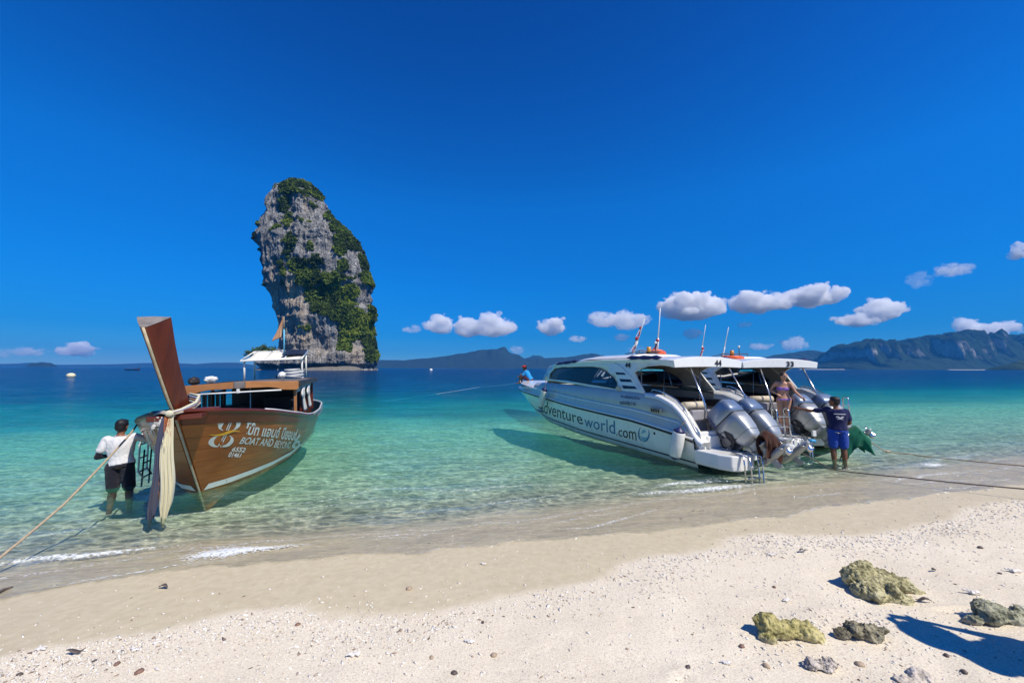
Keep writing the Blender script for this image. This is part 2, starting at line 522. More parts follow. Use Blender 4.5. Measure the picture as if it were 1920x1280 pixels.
# caustic light painted as bright threads into the water's transparency colour
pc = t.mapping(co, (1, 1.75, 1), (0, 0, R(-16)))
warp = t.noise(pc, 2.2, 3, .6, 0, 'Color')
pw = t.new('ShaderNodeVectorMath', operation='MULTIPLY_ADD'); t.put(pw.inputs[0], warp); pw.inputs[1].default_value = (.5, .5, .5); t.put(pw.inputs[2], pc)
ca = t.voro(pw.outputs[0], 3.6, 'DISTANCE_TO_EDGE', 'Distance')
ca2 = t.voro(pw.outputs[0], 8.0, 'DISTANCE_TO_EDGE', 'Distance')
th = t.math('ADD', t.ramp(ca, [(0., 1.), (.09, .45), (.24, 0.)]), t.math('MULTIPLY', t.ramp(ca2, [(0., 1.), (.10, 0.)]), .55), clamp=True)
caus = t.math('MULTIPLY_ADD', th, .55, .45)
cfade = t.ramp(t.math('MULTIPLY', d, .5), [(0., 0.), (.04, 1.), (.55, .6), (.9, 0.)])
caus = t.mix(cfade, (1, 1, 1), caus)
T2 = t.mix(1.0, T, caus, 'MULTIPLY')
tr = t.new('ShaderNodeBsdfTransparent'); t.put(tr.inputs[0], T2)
body = t.ramp(t.math('DIVIDE', d, 12.0), [(0., (.06, .22, .11)), (.055, (.04, .27, .175)), (.095, (.012, .25, .27)), (.13, (.0, .125, .20)), (.19, (.0, .075, .17)), (.4, (.0, .048, .135)), (1., (.0, .032, .115))])
inv = t.math('SUBTRACT', 1.0, absorb(.85))
streak = t.noise(t.mapping(co, (.25, 1, 1), (0, 0, R(-8))), .35, 5, .65)
stk2 = t.noise(t.mapping(co, (.35, 1, 1), (0, 0, R(-4))), 1.3, 6, .7)
body = t.mix(t.math('MULTIPLY', t.ramp(stk2, [(.44, 0.), (.60, .7)]), t.ramp(d, [(.6, 0.), (1., 1.)])), body, t.mix(1.0, body, (.42, .50, .60), 'MULTIPLY'))
body = t.mix(t.ramp(streak, [(.42, 0.), (.6, .6)]), body, t.mix(1.0, body, (.45, .52, .62), 'MULTIPLY'))  # dark ripple shading is painted into the body colour with stretched noise
bd = t.mix(1.0, body, inv, 'MULTIPLY')
df = t.new('ShaderNodeBsdfDiffuse'); t.put(df.inputs[0], bd)
add = t.new('ShaderNodeAddShader'); t.l.new(tr.outputs[0], add.inputs[0]); t.l.new(df.outputs[0], add.inputs[1])
rip = t.noise(t.mapping(co, (.55, 1.4, 1), (0, 0, R(-10))), 1.5, 7, .62)
rip2 = t.noise(t.mapping(co, (.8, 1.6, 1), (0, 0, R(14))), 7.0, 4, .6)
rip3 = t.noise(t.mapping(co, (.3, 1.0, 1)), .12, 5, .65)
hgt = t.math('ADD', t.math('MULTIPLY', rip, .24), t.math('ADD', t.math('MULTIPLY', rip2, .022), t.math('MULTIPLY', rip3, 1.5)))
nm = t.bump(hgt, 0.8, 1.0)
gl = t.new('ShaderNodeBsdfGlossy'); gl.inputs['Roughness'].default_value = .06; t.put(gl.inputs['Normal'], nm); gl.inputs[0].default_value = (.9, .95, 1, 1)
fr_ = t.new('ShaderNodeFresnel'); fr_.inputs['IOR'].default_value = 1.33; t.put(fr_.inputs['Normal'], nm)
mixs = t.new('ShaderNodeMixShader'); t.l.new(t.math('MINIMUM', fr_.outputs[0], .42), mixs.inputs[0]); t.l.new(add.outputs[0], mixs.inputs[1]); t.l.new(gl.outputs[0], mixs.inputs[2])
lace = t.ramp(t.voro(t.mapping(co, (1, 1.5, 1), (0, 0, R(-16))), 17, 'DISTANCE_TO_EDGE'), [(0., .30), (.12, -.10)])
foam_n = t.math('ADD', t.noise(co, 30, 6, .72), t.math('MULTIPLY', t.ramp(t.voro(co, 19, 'DISTANCE_TO_EDGE'), [(0., 1.), (.22, 0.)]), .16))
fm = t.math('ADD', t.attr('foam'), t.math('MULTIPLY', t.math('SUBTRACT', foam_n, .62), 2.4))
fm = t.ramp(fm, [(.30, 0.), (.85, .80)])
fm = t.math('MULTIPLY', fm, t.ramp(t.attr('foam'), [(.03, 0.), (.25, 1.)]))
fd = t.new('ShaderNodeBsdfDiffuse'); fd.inputs[0].default_value = (.82, .86, .86, 1)
mix2 = t.new('ShaderNodeMixShader'); t.l.new(fm, mix2.inputs[0]); t.l.new(mixs.outputs[0], mix2.inputs[1]); t.l.new(fd.outputs[0], mix2.inputs[2])
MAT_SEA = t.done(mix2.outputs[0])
V = np.stack([xf, yf, Zw], -1)
F = grid_faces(*Xw.shape)
ok = (Sw > film_edge - .12)[F].any(1)
used = np.unique(F[ok]); remap = np.full(len(V), -1); remap[used] = np.arange(len(used))
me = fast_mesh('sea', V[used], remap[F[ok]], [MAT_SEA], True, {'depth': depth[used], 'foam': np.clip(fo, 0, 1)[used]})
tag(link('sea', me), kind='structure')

def gz(x, y):
    return float(ground_z(np.array([x], float), np.array([y], float))[0])

# ------------------------------------------------------------------ haze
hz = MB().box((0, 2900, 128), (12400, 6400 + 0, 320))
t = NT('sea_haze')
pv = t.new('ShaderNodeVolumePrincipled'); pv.inputs['Color'].default_value = (.07, .42, .95, 1); pv.inputs['Density'].default_value = 0.00011
pv.inputs['Anisotropy'].default_value = 0.2
t.l.new(pv.outputs[0], t.out.inputs['Volume'])
HAZE = tag(hz.build('haze', t.mat), kind='stuff')

# ------------------------------------------------------------------ far hills
def hill_mat(name, rock, green, tanpos=None):
    t = NT(name); co = t.coord()
    g = t.new('ShaderNodeNewGeometry'); sep = t.new('ShaderNodeSeparateXYZ'); t.l.new(g.outputs['Normal'], sep.inputs[0])
    st = t.math('ADD', sep.outputs[2], t.math('MULTIPLY', t.math('SUBTRACT', t.noise(co, .012, 5, .7), .5), .9))
    gcol = t.mix(t.noise(co, .03, 6, .7), tuple(c * .6 for c in green), tuple(c * 1.35 for c in green))
    rcol = t.mix(t.ramp(t.noise(t.mapping(co, (1, 1, .22)), .05, 6, .7), [(.35, 0.), (.65, 1.)]), tuple(c * .45 for c in rock), rock)
    c = t.mix(t.ramp(st, [(.16, 0.), (.34, 1.)]), rcol, gcol)
    nm = t.bump(t.noise(co, .05, 6, .7), .8, 12)
    return t.done(t.pbr(c, .95, 0, nm, .1))
MAT_HILL = hill_mat('far_hill_forest', (.42, .40, .37), (.018, .038, .022))
MAT_HILL2 = hill_mat('far_low_hill', (.05, .07, .07), (.020, .038, .028))

def ridge(name, prof, dist, mat, thick=None, n=220, rows=26, cliff=0.0, seed=1, rough=.08, label=None):
    us = np.array([p[0] for p in prof], float); hs = np.array([(692.0 - p[1]) for p in prof])
    uu = np.linspace(us[0], us[-1], n)
    hh = np.interp(uu, us, np.clip(hs, 0, None)) / 720.0 * dist
    a = (uu - 960) / 720.0
    thick = thick or dist * .10
    tt = np.linspace(-1, 1, rows)
    XX = np.zeros((rows, n)); YY = XX.copy(); ZZ = XX.copy()
    for i, q in enumerate(tt):
        y = dist + q * thick
        XX[i] = a * dist * (1 + .15 * q * 0); YY[i] = y
        pr = (1 - abs(q) ** (2.0 if not cliff else 1.0))
        if cliff:
            w1 = sstep(1.0, .62, abs(q)) if q < 0 else 1 - q ** 2
            sl = .42 * (1 - abs(q)) if q < 0 else 0
            pr_arr = np.minimum(1, (sstep(-1, -.55, q) * .34 + sstep(-.62 + .16 * vnoise(uu * .05, uu * 0, seed=seed), -.38 + .16 * vnoise(uu * .05, uu * 0, seed=seed), q) * .66)) if q < 0 else np.full(n, 1 - q ** 2)
            pr = pr_arr
        nz = fbm(XX[i] / (dist * .018), YY[i] / (dist * .018), octs=5, seed=seed)
        ZZ[i] = hh * pr * (1 + rough * 2.2 * nz * (1 - .75 * np.exp(-(q / .25) ** 2))) + (hh > 0) * rough * .35 * hh.mean() * fbm(uu * .35, uu * 0 + q * 3, octs=3, seed=seed + 9) * (1 - abs(q))
        XX[i] += dist * .006 * fbm(ZZ[i] * .02, uu * .1, octs=3, seed=seed + 3)
        YY[i] += thick * .25 * fbm(uu * .12, ZZ[i] * .004 + q, octs=4, seed=seed + 5) * (1 - abs(q))
    ZZ -= 1.5 * (ZZ < 2)
    me = fast_mesh(name, np.stack([XX, YY, ZZ], -1).reshape(-1, 3), grid_faces(rows, n), [mat], True)
    return tag(link(name, me), kind='structure')

ridge('hills', [(700, 692), (715, 677), (760, 678), (821, 672), (881, 662), (911, 657), (934, 657), (945, 652), (953, 661), (972, 668), (988, 675), (1040, 672), (1062, 671), (1090, 666), (1108, 663), (1125, 666), (1170, 676), (1260, 680), (1330, 692)], 3600, MAT_HILL2, seed=2)
ridge('hills', [(960, 692), (985, 673), (1000, 668), (1012, 669), (1030, 676), (1060, 692)], 4600, MAT_HILL2, thick=200, seed=21)
ridge('hills', [(1370, 692), (1412, 673), (1461, 665), (1490, 661), (1512, 657), (1545, 663), (1582, 672), (1640, 680), (1700, 692)], 3000, MAT_HILL2, seed=4)
ridge('cliffs', [(1540, 692), (1557, 684), (1580, 675), (1583.5, 652), (1606, 640), (1625, 640), (1642, 642), (1657, 648), (1672, 651), (1687, 638), (1715, 636), (1730, 639), (1763, 628), (1802, 623), (1829, 630), (1847, 641), (1869, 638), (1899, 629), (1925, 628), (1990, 633), (2060, 640), (2150, 660), (2260, 692)], 2100, MAT_HILL, thick=330, n=420, rows=60, cliff=1, seed=6, rough=.15)
ridge('headland', [(1880, 692), (1888, 684), (1900, 679), (1922, 675), (1980, 672), (2040, 692)], 1200, hill_mat('headland_forest', (.2, .19, .16), (.03, .055, .022)), thick=60, n=120, seed=8, rough=.2)
ridge('hills', [(-80, 692), (-20, 687), (40, 686), (60, 684), (110, 688), (200, 687), (280, 684), (330, 684), (370, 686), (400, 683), (445, 683), (480, 688), (520, 692)], 5200, MAT_HILL2, thick=150, seed=10)
ridge('islet', [(58, 692), (64, 685), (80, 682.5), (94, 684), (101, 692)], 2600, MAT_HILL2, thick=40, n=40, rows=10, seed=12)
# pale beach lines at the feet of the cliffs
sb = MB()
for u0, u1, dd in ((1500, 1585, 1750), (1780, 1870, 1680), (1330, 1420, 2600)):
    a0, a1 = (u0 - 960) / 720 * dd, (u1 - 960) / 720 * dd
    sb.add([(a0, dd, 0), (a1, dd, 0), (a1, dd + 14, 1.6), (a0, dd + 14, 1.6)], [(0, 1, 2, 3)])
tag(sb.build('sandbar', paint('far_sand', (.6, .55, .45), .9)), kind='structure')
# ------------------------------------------------------------------ limestone stack in the sea
KD = 320.0
LEFT = [(336, 545), (340, 528), (346, 516), (353, 510), (376, 498), (411, 488), (430, 482), (445, 478), (461, 480), (476, 488), (495, 489), (529, 494), (542, 501), (564, 507), (601, 511), (620, 513), (640, 517), (656, 514), (663, 484), (680, 476), (700, 474)]
RIGHT = [(336, 556), (342, 574), (351, 587), (361, 602), (382, 609), (411, 628), (426, 648), (445, 666), (467, 679), (489, 688), (523, 698), (536, 700), (551, 697), (573, 694), (579, 703), (601, 706), (620, 701), (642, 707), (664, 710), (692, 711), (700, 711)]
vs = np.linspace(336.5, 699, 330)
lx = np.interp(vs, [p[0] for p in LEFT], [p[1] for p in LEFT]) + 6; rx = np.interp(vs, [p[0] for p in RIGHT], [p[1] for p in RIGHT])
pl = [at_y(u, v, KD) for u, v in zip(lx, vs)]; pr_ = [at_y(u, v, KD) for u, v in zip(rx, vs)]
Lx = np.array([p.x for p in pl]); Rx = np.array([p.x for p in pr_]); Kz = np.array([(a.z + b.z) / 2 for a, b in zip(pl, pr_)])
nth = 420
th = np.linspace(0, 2 * np.pi, nth, endpoint=False)
cx = (Lx + Rx) / 2; hw = (Rx - Lx) / 2
dep = np.minimum(hw * .55, 27)
ct, st_ = np.cos(th), np.sin(th)
sx = np.sign(ct) * np.abs(ct) ** .82; sy = np.sign(st_) * np.abs(st_) ** .82
KX = cx[:, None] + hw[:, None] * sx[None]; KY = KD + dep[:, None] * sy[None]
KZ = np.repeat(Kz[:, None], nth, 1)
nx = np.repeat(ct[None], len(vs), 0); ny = np.repeat(st_[None], len(vs), 0)
def ridged(x, y, z, octs, seed):
    a, t_, r = 1., 0., 0
    for o in range(octs):
        r = r + a * (1 - np.abs(vnoise(x, y, z, seed + o * 7)) * 2); t_ += a; a *= .55
        x, y, z = x * 2.1, y * 2.1, z * 2.1
    return r / t_
top = sstep(0, 22, Kz.max() - Kz)[:, None]
shelf = fbm(KX / 26, KY / 26, KZ / 30, 4, 61)
flute = ridged(KX / 6.5, KY / 6.5, KZ / 34, 4, 62)
led = vnoise(KX / 30, KY / 30, KZ / 4.2, 63)
crag = ridged(KX / 15, KY / 15, KZ / 20, 5, 64)
dsp = 2.6 * shelf + 1.9 * flute + 1.0 * led + 2.6 * crag
dsp = np.minimum(dsp - dsp.mean() - 2.2, 1.2) * (.35 + .65 * top)
notch = -3.2 * np.exp(-((Kz - 2.2) / 1.8) ** 2)[:, None] * (1 + .8 * vnoise(KX / 9, KY / 9, seed=65))
dsp = dsp + notch
# the big overhang low on the left face
du = (KX - at_y(535, 610, KD).x) / 13.0; dz = (KZ - at_y(535, 610, KD).z) / 34.0
dsp = dsp - 2.6 * np.exp(-(du ** 2 + dz ** 2)) * (ny < 0)
KX = KX + nx * dsp; KY = KY + ny * dsp * 1.4
KZ = KZ + 1.6 * fbm(KX / 7, KY / 7, octs=3, seed=66) * (Kz > 8)[:, None]
KZ[-4:] -= 6
KX = np.vstack([np.full((1, nth), KX[0].mean()), KX]); KY = np.vstack([np.full((1, nth), KD), KY]); KZ = np.vstack([np.full((1, nth), KZ[0].mean() + 1.0), KZ])
Vk = np.stack([KX, KY, KZ], -1).reshape(-1, 3)
Fk = grid_faces(len(vs) + 1, nth, True)[:, ::-1]
t = NT('limestone_cliff'); co = t.coord()
streak = t.noise(t.mapping(co, (1, 1, .12)), .35, 8, .7)
blot = t.noise(co, .07, 6, .65); fine = t.noise(co, .8, 6, .75)
c = t.mix(t.ramp(streak, [(.34, 0.), (.66, 1.)]), (.13, .13, .135), (.60, .59, .56))
c = t.mix(t.ramp(fine, [(.35, .75), (.55, 0.)]), c, (.035, .035, .038))
tanf = t.attr('tan')
c = t.mix(t.math('MULTIPLY', tanf, t.ramp(t.math('ADD', t.math('MULTIPLY', streak, .5), t.math('MULTIPLY', blot, .5)), [(.40, 0.), (.52, 1.)])), c, (.66, .52, .36))
c = t.mix(t.ramp(t.noise(t.mapping(co, (1, 1, .3)), .22, 6, .7), [(.63, 0.), (.72, .8)]), c, (.52, .48, .42))
crk = t.voro(t.mapping(co, (1, 1, .12)), .16, 'DISTANCE_TO_EDGE')
c = t.mix(t.ramp(crk, [(0., .35), (.05, 0.)]), c, (.03, .03, .032))
g_ = t.new('ShaderNodeSeparateXYZ'); t.l.new(co, g_.inputs[0])
c = t.mix(t.ramp(t.math('ADD', g_.outputs[2], t.math('MULTIPLY', blot, 3.0)), [(.0, 0.), (.9, 0.)]), c, c)
h = t.math('ADD', t.math('MULTIPLY', streak, 2.6), t.math('ADD', fine, t.math('MULTIPLY', t.ramp(crk, [(0, 0.), (.08, 1.)]), .6)))
MAT_CLIFF = t.done(t.pbr(c, .95, 0, t.bump(h, 1.0, 1.6), .1))
# pixel position of every vertex in the photograph, for laying out rock tones and shrubs
Mi = np.array(CAM_INV)
def pixn(P):
    Q = P @ Mi[:3, :3].T + Mi[:3, 3]
    return 960 + 720 * Q[:, 0] / -Q[:, 2], 640 - 720 * Q[:, 1] / -Q[:, 2]
U, Vv = pixn(Vk)
def blobs(U, Vv, L):
    m = np.zeros_like(U)
    for (zx, zy, ra, rb, w) in L:
        uu, v2 = zx / 3.2 + 430, zy / 3.2 + 320
        m = np.maximum(m, w * np.exp(-(((U - uu) / (ra / 3.2)) ** 2 + ((Vv - v2) / (rb / 3.2)) ** 2)))
    return m
front = (Vk[:, 1] < KD)
tan_m = blobs(U, Vv, [(380, 720, 70, 120, 1), (270, 740, 40, 160, .9), (400, 880, 70, 140, 1), (440, 960, 70, 110, .9), (760, 1110, 60, 70, .7), (300, 640, 60, 60, .5), (560, 1100, 90, 60, .35), (460, 190, 20, 60, .5), (790, 700, 30, 40, .6)]) * front
KARST = empty('karst_island', (at_z(600, 694).x, KD, 0))
KARST.location = (-134, KD, 0)
off = np.array([-134, KD, 0])
tag(KARST, 'tall grey limestone rock stack covered with green shrubs rising out of the sea', 'rock island')
me = fast_mesh('cliff', Vk - off, Fk, [MAT_CLIFF], True, {'tan': np.clip(tan_m, 0, 1)})
cliff = link('cliff', me, KARST)
# shrubs
VEG = [(340, 105, 70, 40, .85), (420, 80, 100, 24, .8), (500, 130, 60, 40, .7), (330, 200, 35, 60, .9), (540, 150, 30, 40, .7), (510, 210, 40, 40, .7), (590, 270, 45, 50, .9), (620, 330, 50, 60, 1), (680, 400, 70, 70, 1),
       (740, 440, 60, 60, .95), (660, 470, 60, 60, .95), (800, 540, 45, 70, 1), (690, 560, 60, 60, .9), (820, 650, 50, 80, .9), (360, 430, 55, 60, .9), (350, 500, 45, 40, .8), (350, 300, 30, 50, .7), (280, 340, 40, 40, .5),
       (420, 560, 90, 50, 1), (540, 540, 90, 50, .9), (480, 640, 90, 70, 1.1), (600, 650, 100, 60, 1.1), (540, 740, 90, 70, 1.1), (640, 780, 120, 90, 1.2), (740, 720, 80, 80, 1), (560, 830, 90, 50, 1), (700, 860, 120, 70, 1.2),
       (760, 900, 120, 80, 1.2), (720, 960, 90, 70, 1.2), (820, 960, 70, 70, 1.1), (690, 1040, 60, 60, 1.), (840, 1050, 60, 90, 1.1), (860, 860, 40, 60, 1.), (820, 1120, 60, 30, .9), (320, 600, 30, 70, .7), (320, 680, 25, 50, .6),
       (500, 310, 30, 30, .5), (490, 450, 35, 30, .8), (570, 450, 30, 30, .7), (530, 960, 30, 40, .7), (570, 930, 30, 25, .7), (460, 940, 40, 50, .7), (430, 290, 20, 40, .5), (410, 1110, 25, 25, .5), (160, 1080, 90, 26, 1.3), (220, 1045, 60, 20, 1.2), (170, 310, 20, 30, .6), (150, 400, 14, 30, .6), (180, 480, 14, 20, .8), (210, 690, 16, 20, .8), (860, 1110, 40, 40, .9)]
BARE = [(560, 330, 45, 90, .8), (600, 520, 45, 80, .8), (750, 570, 45, 60, .7), (570, 1000, 70, 90, .9), (800, 740, 35, 50, .7), (520, 880, 40, 40, .5), (780, 1090, 45, 50, .7), (640, 1120, 70, 60, .9)]
fr = Fk[:, 0]
P0, P1, P3 = Vk[Fk[:, 0]], Vk[Fk[:, 1]], Vk[Fk[:, 3]]
nrm = np.cross(P1 - P0, P3 - P0); area = np.linalg.norm(nrm, axis=1) + 1e-9; nrm /= area[:, None]
cen = Vk[Fk].mean(1)
outw = cen - np.array([np.interp(-cen[:, 2], -Kz, cx), np.full(len(cen), KD), cen[:, 2]]).T
sgn = np.sign((nrm * outw).sum(1)); nrm *= sgn[:, None]
Uc, Vc = pixn(cen)
mk = blobs(Uc, Vc, VEG) - blobs(Uc, Vc, BARE)
mk = mk + .45 * fbm(cen[:, 0] / 7, cen[:, 1] / 7, cen[:, 2] / 7, 3, 71) + .25 * np.clip(nrm[:, 2], -.6, .8)
mk = np.where(cen[:, 1] < KD + 8, mk, .1 + .9 * fbm(cen[:, 0] / 20, cen[:, 1] / 20, cen[:, 2] / 20, 3, 72) + .3)
w = np.where((mk > .50) & (cen[:, 2] > 6.5), area, 0) * np.where(cen[:, 1] < KD + 8, 1, .25)
ids = rng.choice(len(w), 9000, p=w / w.sum())
cpos = cen[ids] + nrm[ids] * rng.uniform(-.3, 1.0, (len(ids), 1)); strength = np.clip(mk[ids], 0, 1.3)
tone = .5 + .9 * fbm(cpos[:, 0] / 11, cpos[:, 1] / 11, cpos[:, 2] / 11, 3, 73) + .35 * blobs(*pixn(cpos), [(440, 640, 80, 60, 1), (520, 740, 80, 80, 1), (700, 880, 120, 90, .9), (700, 960, 80, 60, 1.), (600, 720, 120, 60, .6)]) - .12 + rng.normal(0, .12, len(ids))
def leaf_cloud(cpos, rad, per, lsz, tone, seed, squash=.8):
    r_ = np.random.default_rng(seed)
    n = len(cpos); N = n * per
    c_ = np.repeat(cpos, per, 0); rr = np.repeat(rad, per)
    d = r_.normal(size=(N, 3)); d /= np.linalg.norm(d, axis=1)[:, None]
    d *= (r_.uniform(.25, 1, (N, 1)) ** .5)
    p = c_ + d * rr[:, None] * np.array([1, 1, squash])
    a = r_.normal(size=(N, 3)); a /= np.linalg.norm(a, axis=1)[:, None]
    nn = d + .8 * r_.normal(size=(N, 3)) + np.array([0, 0, .35]); nn /= np.linalg.norm(nn, axis=1)[:, None]
    a = a - nn * (a * nn).sum(1)[:, None]; a /= np.linalg.norm(a, axis=1)[:, None]
    b = np.cross(nn, a)
    s = (lsz * r_.uniform(.6, 1.4, (N, 1))) * (rr[:, None] / rad.mean()) ** .4
    V = np.stack([p - a * s, p + b * s * .55, p + a * s, p - b * s * .55], 1).reshape(-1, 3)
    F = np.arange(N * 4).reshape(-1, 4)
    return V, F, np.repeat(np.repeat(tone, per), 4)
t = NT('shrub_leaves')
isl = t.new('ShaderNodeNewGeometry').outputs['Random Per Island']
tn = t.attr('tone')
c = t.ramp(t.math('ADD', t.math('MULTIPLY', tn, .8), t.math('MULTIPLY', isl, .25)), [(.12, (.030, .055, .015)), (.36, (.075, .12, .025)), (.62, (.15, .22, .03)), (.92, (.28, .34, .05))])
lf = t.new('ShaderNodeBsdfTranslucent'); t.put(lf.inputs[0], c)
mx = t.new('ShaderNodeMixShader'); mx.inputs[0].default_value = .25; t.l.new(t.pbr(c, .7, 0, None, .2), mx.inputs[1]); t.l.new(lf.outputs[0], mx.inputs[2])
MAT_LEAF = t.done(mx.outputs[0])
rad = rng.uniform(.6, 2.0, len(ids)) * (.55 + .42 * strength)
V_, F_, tn_ = leaf_cloud(cpos, rad, 34, .62, tone, 5)
me = fast_mesh('shrubs', V_ - off, F_, [MAT_LEAF], False, {'tone': tn_})
tag(link('shrubs', me, KARST), kind='stuff')
# a few trees leaning out from the face, and the clump on the low left ledge
def ktree(u, v, r, k, tone, yoff=-6):
    """one tree: trunk and crown of small leaves"""
    p = at_y(u, v, KD + yoff)
    root = empty('tree', (p.x, p.y, p.z - r * 1.1))
    m = MB(); m.tube([(0, 0, -1.5), (.2, 0, r * .4), (-.1, 0, r * 1.1)], [.35, .28, .12], 6)
    for q in range(4):
        a = q * 1.7; m.tube([(0, 0, r * .5), (math.cos(a) * r * .5, math.sin(a) * r * .4, r * 1.1)], [.16, .06], 5)
    m.build('trunk', MAT_BARK, root)
    cc = np.array([[rr_.gauss(0, r * .38), rr_.gauss(0, r * .38), r * 1.15 + rr_.gauss(0, r * .22)] for _ in range(k)])
    Vt, Ft, tt_ = leaf_cloud(cc, np.full(k, r * .42), 50, .5, np.full(k, tone) + rng.normal(0, .12, k), int(u), .7)
    link('crown', fast_mesh('crown', Vt, Ft, [MAT_LEAF], False, {'tone': tt_}), root)
    return root
rr_ = random.Random(9)
MAT_BARK = paint('tree_bark', (.16, .13, .10), .9, .3, 3)
for (u, v, r, k, tn0, lb) in ((469, 662, 4.2, 9, .34, 'leftmost rounded tree on the low ledge left of the rock stack'),
                        (484, 655, 4.8, 10, .42, 'middle tree of the clump on the low left ledge of the rock stack'),
                        (500, 652, 4.6, 10, .33, 'dark tree on the ledge pressed against the left foot of the rock stack'),
                        (702, 592, 3.2, 7, .22, 'dark tree hanging off the right flank of the rock stack'),
                        (543, 346, 3.0, 8, .30, 'small tree on the very top of the rock stack')):
    tag(ktree(u, v, r, k, tn0), lb, 'tree', 'trees on the rock stack')
# pale wave-cut ledges at the foot
m = MB()
for (u, v, wd, hh) in ((610, 691, 30, 1.4), (640, 691, 26, 1.7), (585, 692, 22, 1.0)):
    p = at_y(u, v, KD - 40); w_ = wd / 720 * KD
    rows = []
    for i in range(15):
        a = -1 + 2 * i / 14; prof = math.sqrt(max(0, 1 - a * a))
        rows.append([(p.x + a * w_ + mnoise.noise((i, 1, u)), p.y - 5 * prof - 2 + 1.5 * mnoise.noise((i * .7, 2, u)), -.5), (p.x + a * w_, p.y - 4.0 * prof + mnoise.noise((i * .7, 5, u)), hh * (.6 + .5 * mnoise.noise((i * .8, 3, u))) * prof + .2), (p.x + a * w_, p.y + 8, hh * prof * 1.4 + .8)])
    m.loft([[tuple(Vector(q) - Vector(off)) for q in r_] for r_ in rows], 0, smooth=False)
m.build('ledge', paint('pale_ledge_rock', (.17, .155, .13), .95, .35, .5), KARST)

# ------------------------------------------------------------------ clouds
def cloud_mat(thin):
    t = NT('cloud'); co = t.coord()
    pv = t.new('ShaderNodeVolumePrincipled'); pv.inputs['Color'].default_value = (1, 1, 1, 1); pv.inputs['Anisotropy'].default_value = -.1
    nz = t.noise(co, .0062, 7, .68)
    n2 = t.math('ADD', nz, t.math('MULTIPLY', t.noise(co, .022, 5, .75), .62))
    t.put(pv.inputs['Density'], t.math('MULTIPLY', t.ramp(n2, [(.66, 0.), (1.02, 1.)]), .024 * (.3 + .7 * thin) * thin))
    t.l.new(pv.outputs[0], t.out.inputs['Volume'])
    t.mat.cycles.volume_step_rate = .22
    return t.mat
CD = 7600.0
def cloud(parts, thin, label, seed):
    r_ = random.Random(seed)
    k = CD / 720.0
    u0 = sum(p[0] for p in parts) / len(parts); v0 = max(p[1] for p in parts)
    base = at_y(u0, v0, CD)
    m = MB()
    for (u, v, w, h) in parts:
        w *= .96; h *= .90
        c = at_y(u, v, CD) - base
        n = int(24 + w * .6)
        for i in range(n):
            a = r_.uniform(-1, 1); b = r_.uniform(-1, 1) ; d = r_.uniform(-1, 1)
            env = math.sqrt(max(.05, 1 - a * a))
            rad = k * min(w, h * 1.8) * .5 * r_.uniform(.20, .52) * (.5 + .5 * env)
            zz = (-.30 + (abs(b) ** .8 * .62 if b > 0 else b * .15)) * h * env
            p = c + Vector((a * w * .43 * k, d * w * .3 * k, zz * k))
            m.ball(p, (rad * r_.uniform(1, 1.5), rad, rad * .8), seg=14, rings=9)
            for q_ in range(3):
                a2 = r_.uniform(0, math.pi); e2 = r_.uniform(-.3, 1.3); r2 = rad * r_.uniform(.16, .40)
                m.ball(p + Vector((math.cos(a2) * rad * 1.25, r_.uniform(-.5, .5) * rad, math.sin(e2) * rad * .85)), (r2 * 1.3, r2, r2 * .8), seg=9, rings=6)
    o = m.build('cloud', cloud_mat(thin))
    o.location = base
    o.color = (thin, thin, thin, 1)
    vv = np.empty(len(o.data.vertices) * 3, np.float32); o.data.vertices.foreach_get('co', vv); vv = vv.reshape(-1, 3)
    s_ = 40 * k / 10.0
    dn = np.stack([fbm(vv[:, 0] / s_, vv[:, 1] / s_, vv[:, 2] / s_, 3, 80 + q) for q in range(3)], 1)
    vv += dn * s_ * .7
    o.data.vertices.foreach_set('co', vv.ravel()); o.data.update()
    rm = o.modifiers.new('union', 'REMESH'); rm.mode = 'VOXEL'; rm.voxel_size = .95 * k
    tag(o, label, 'cloud', 'small cumulus clouds low over the sea')
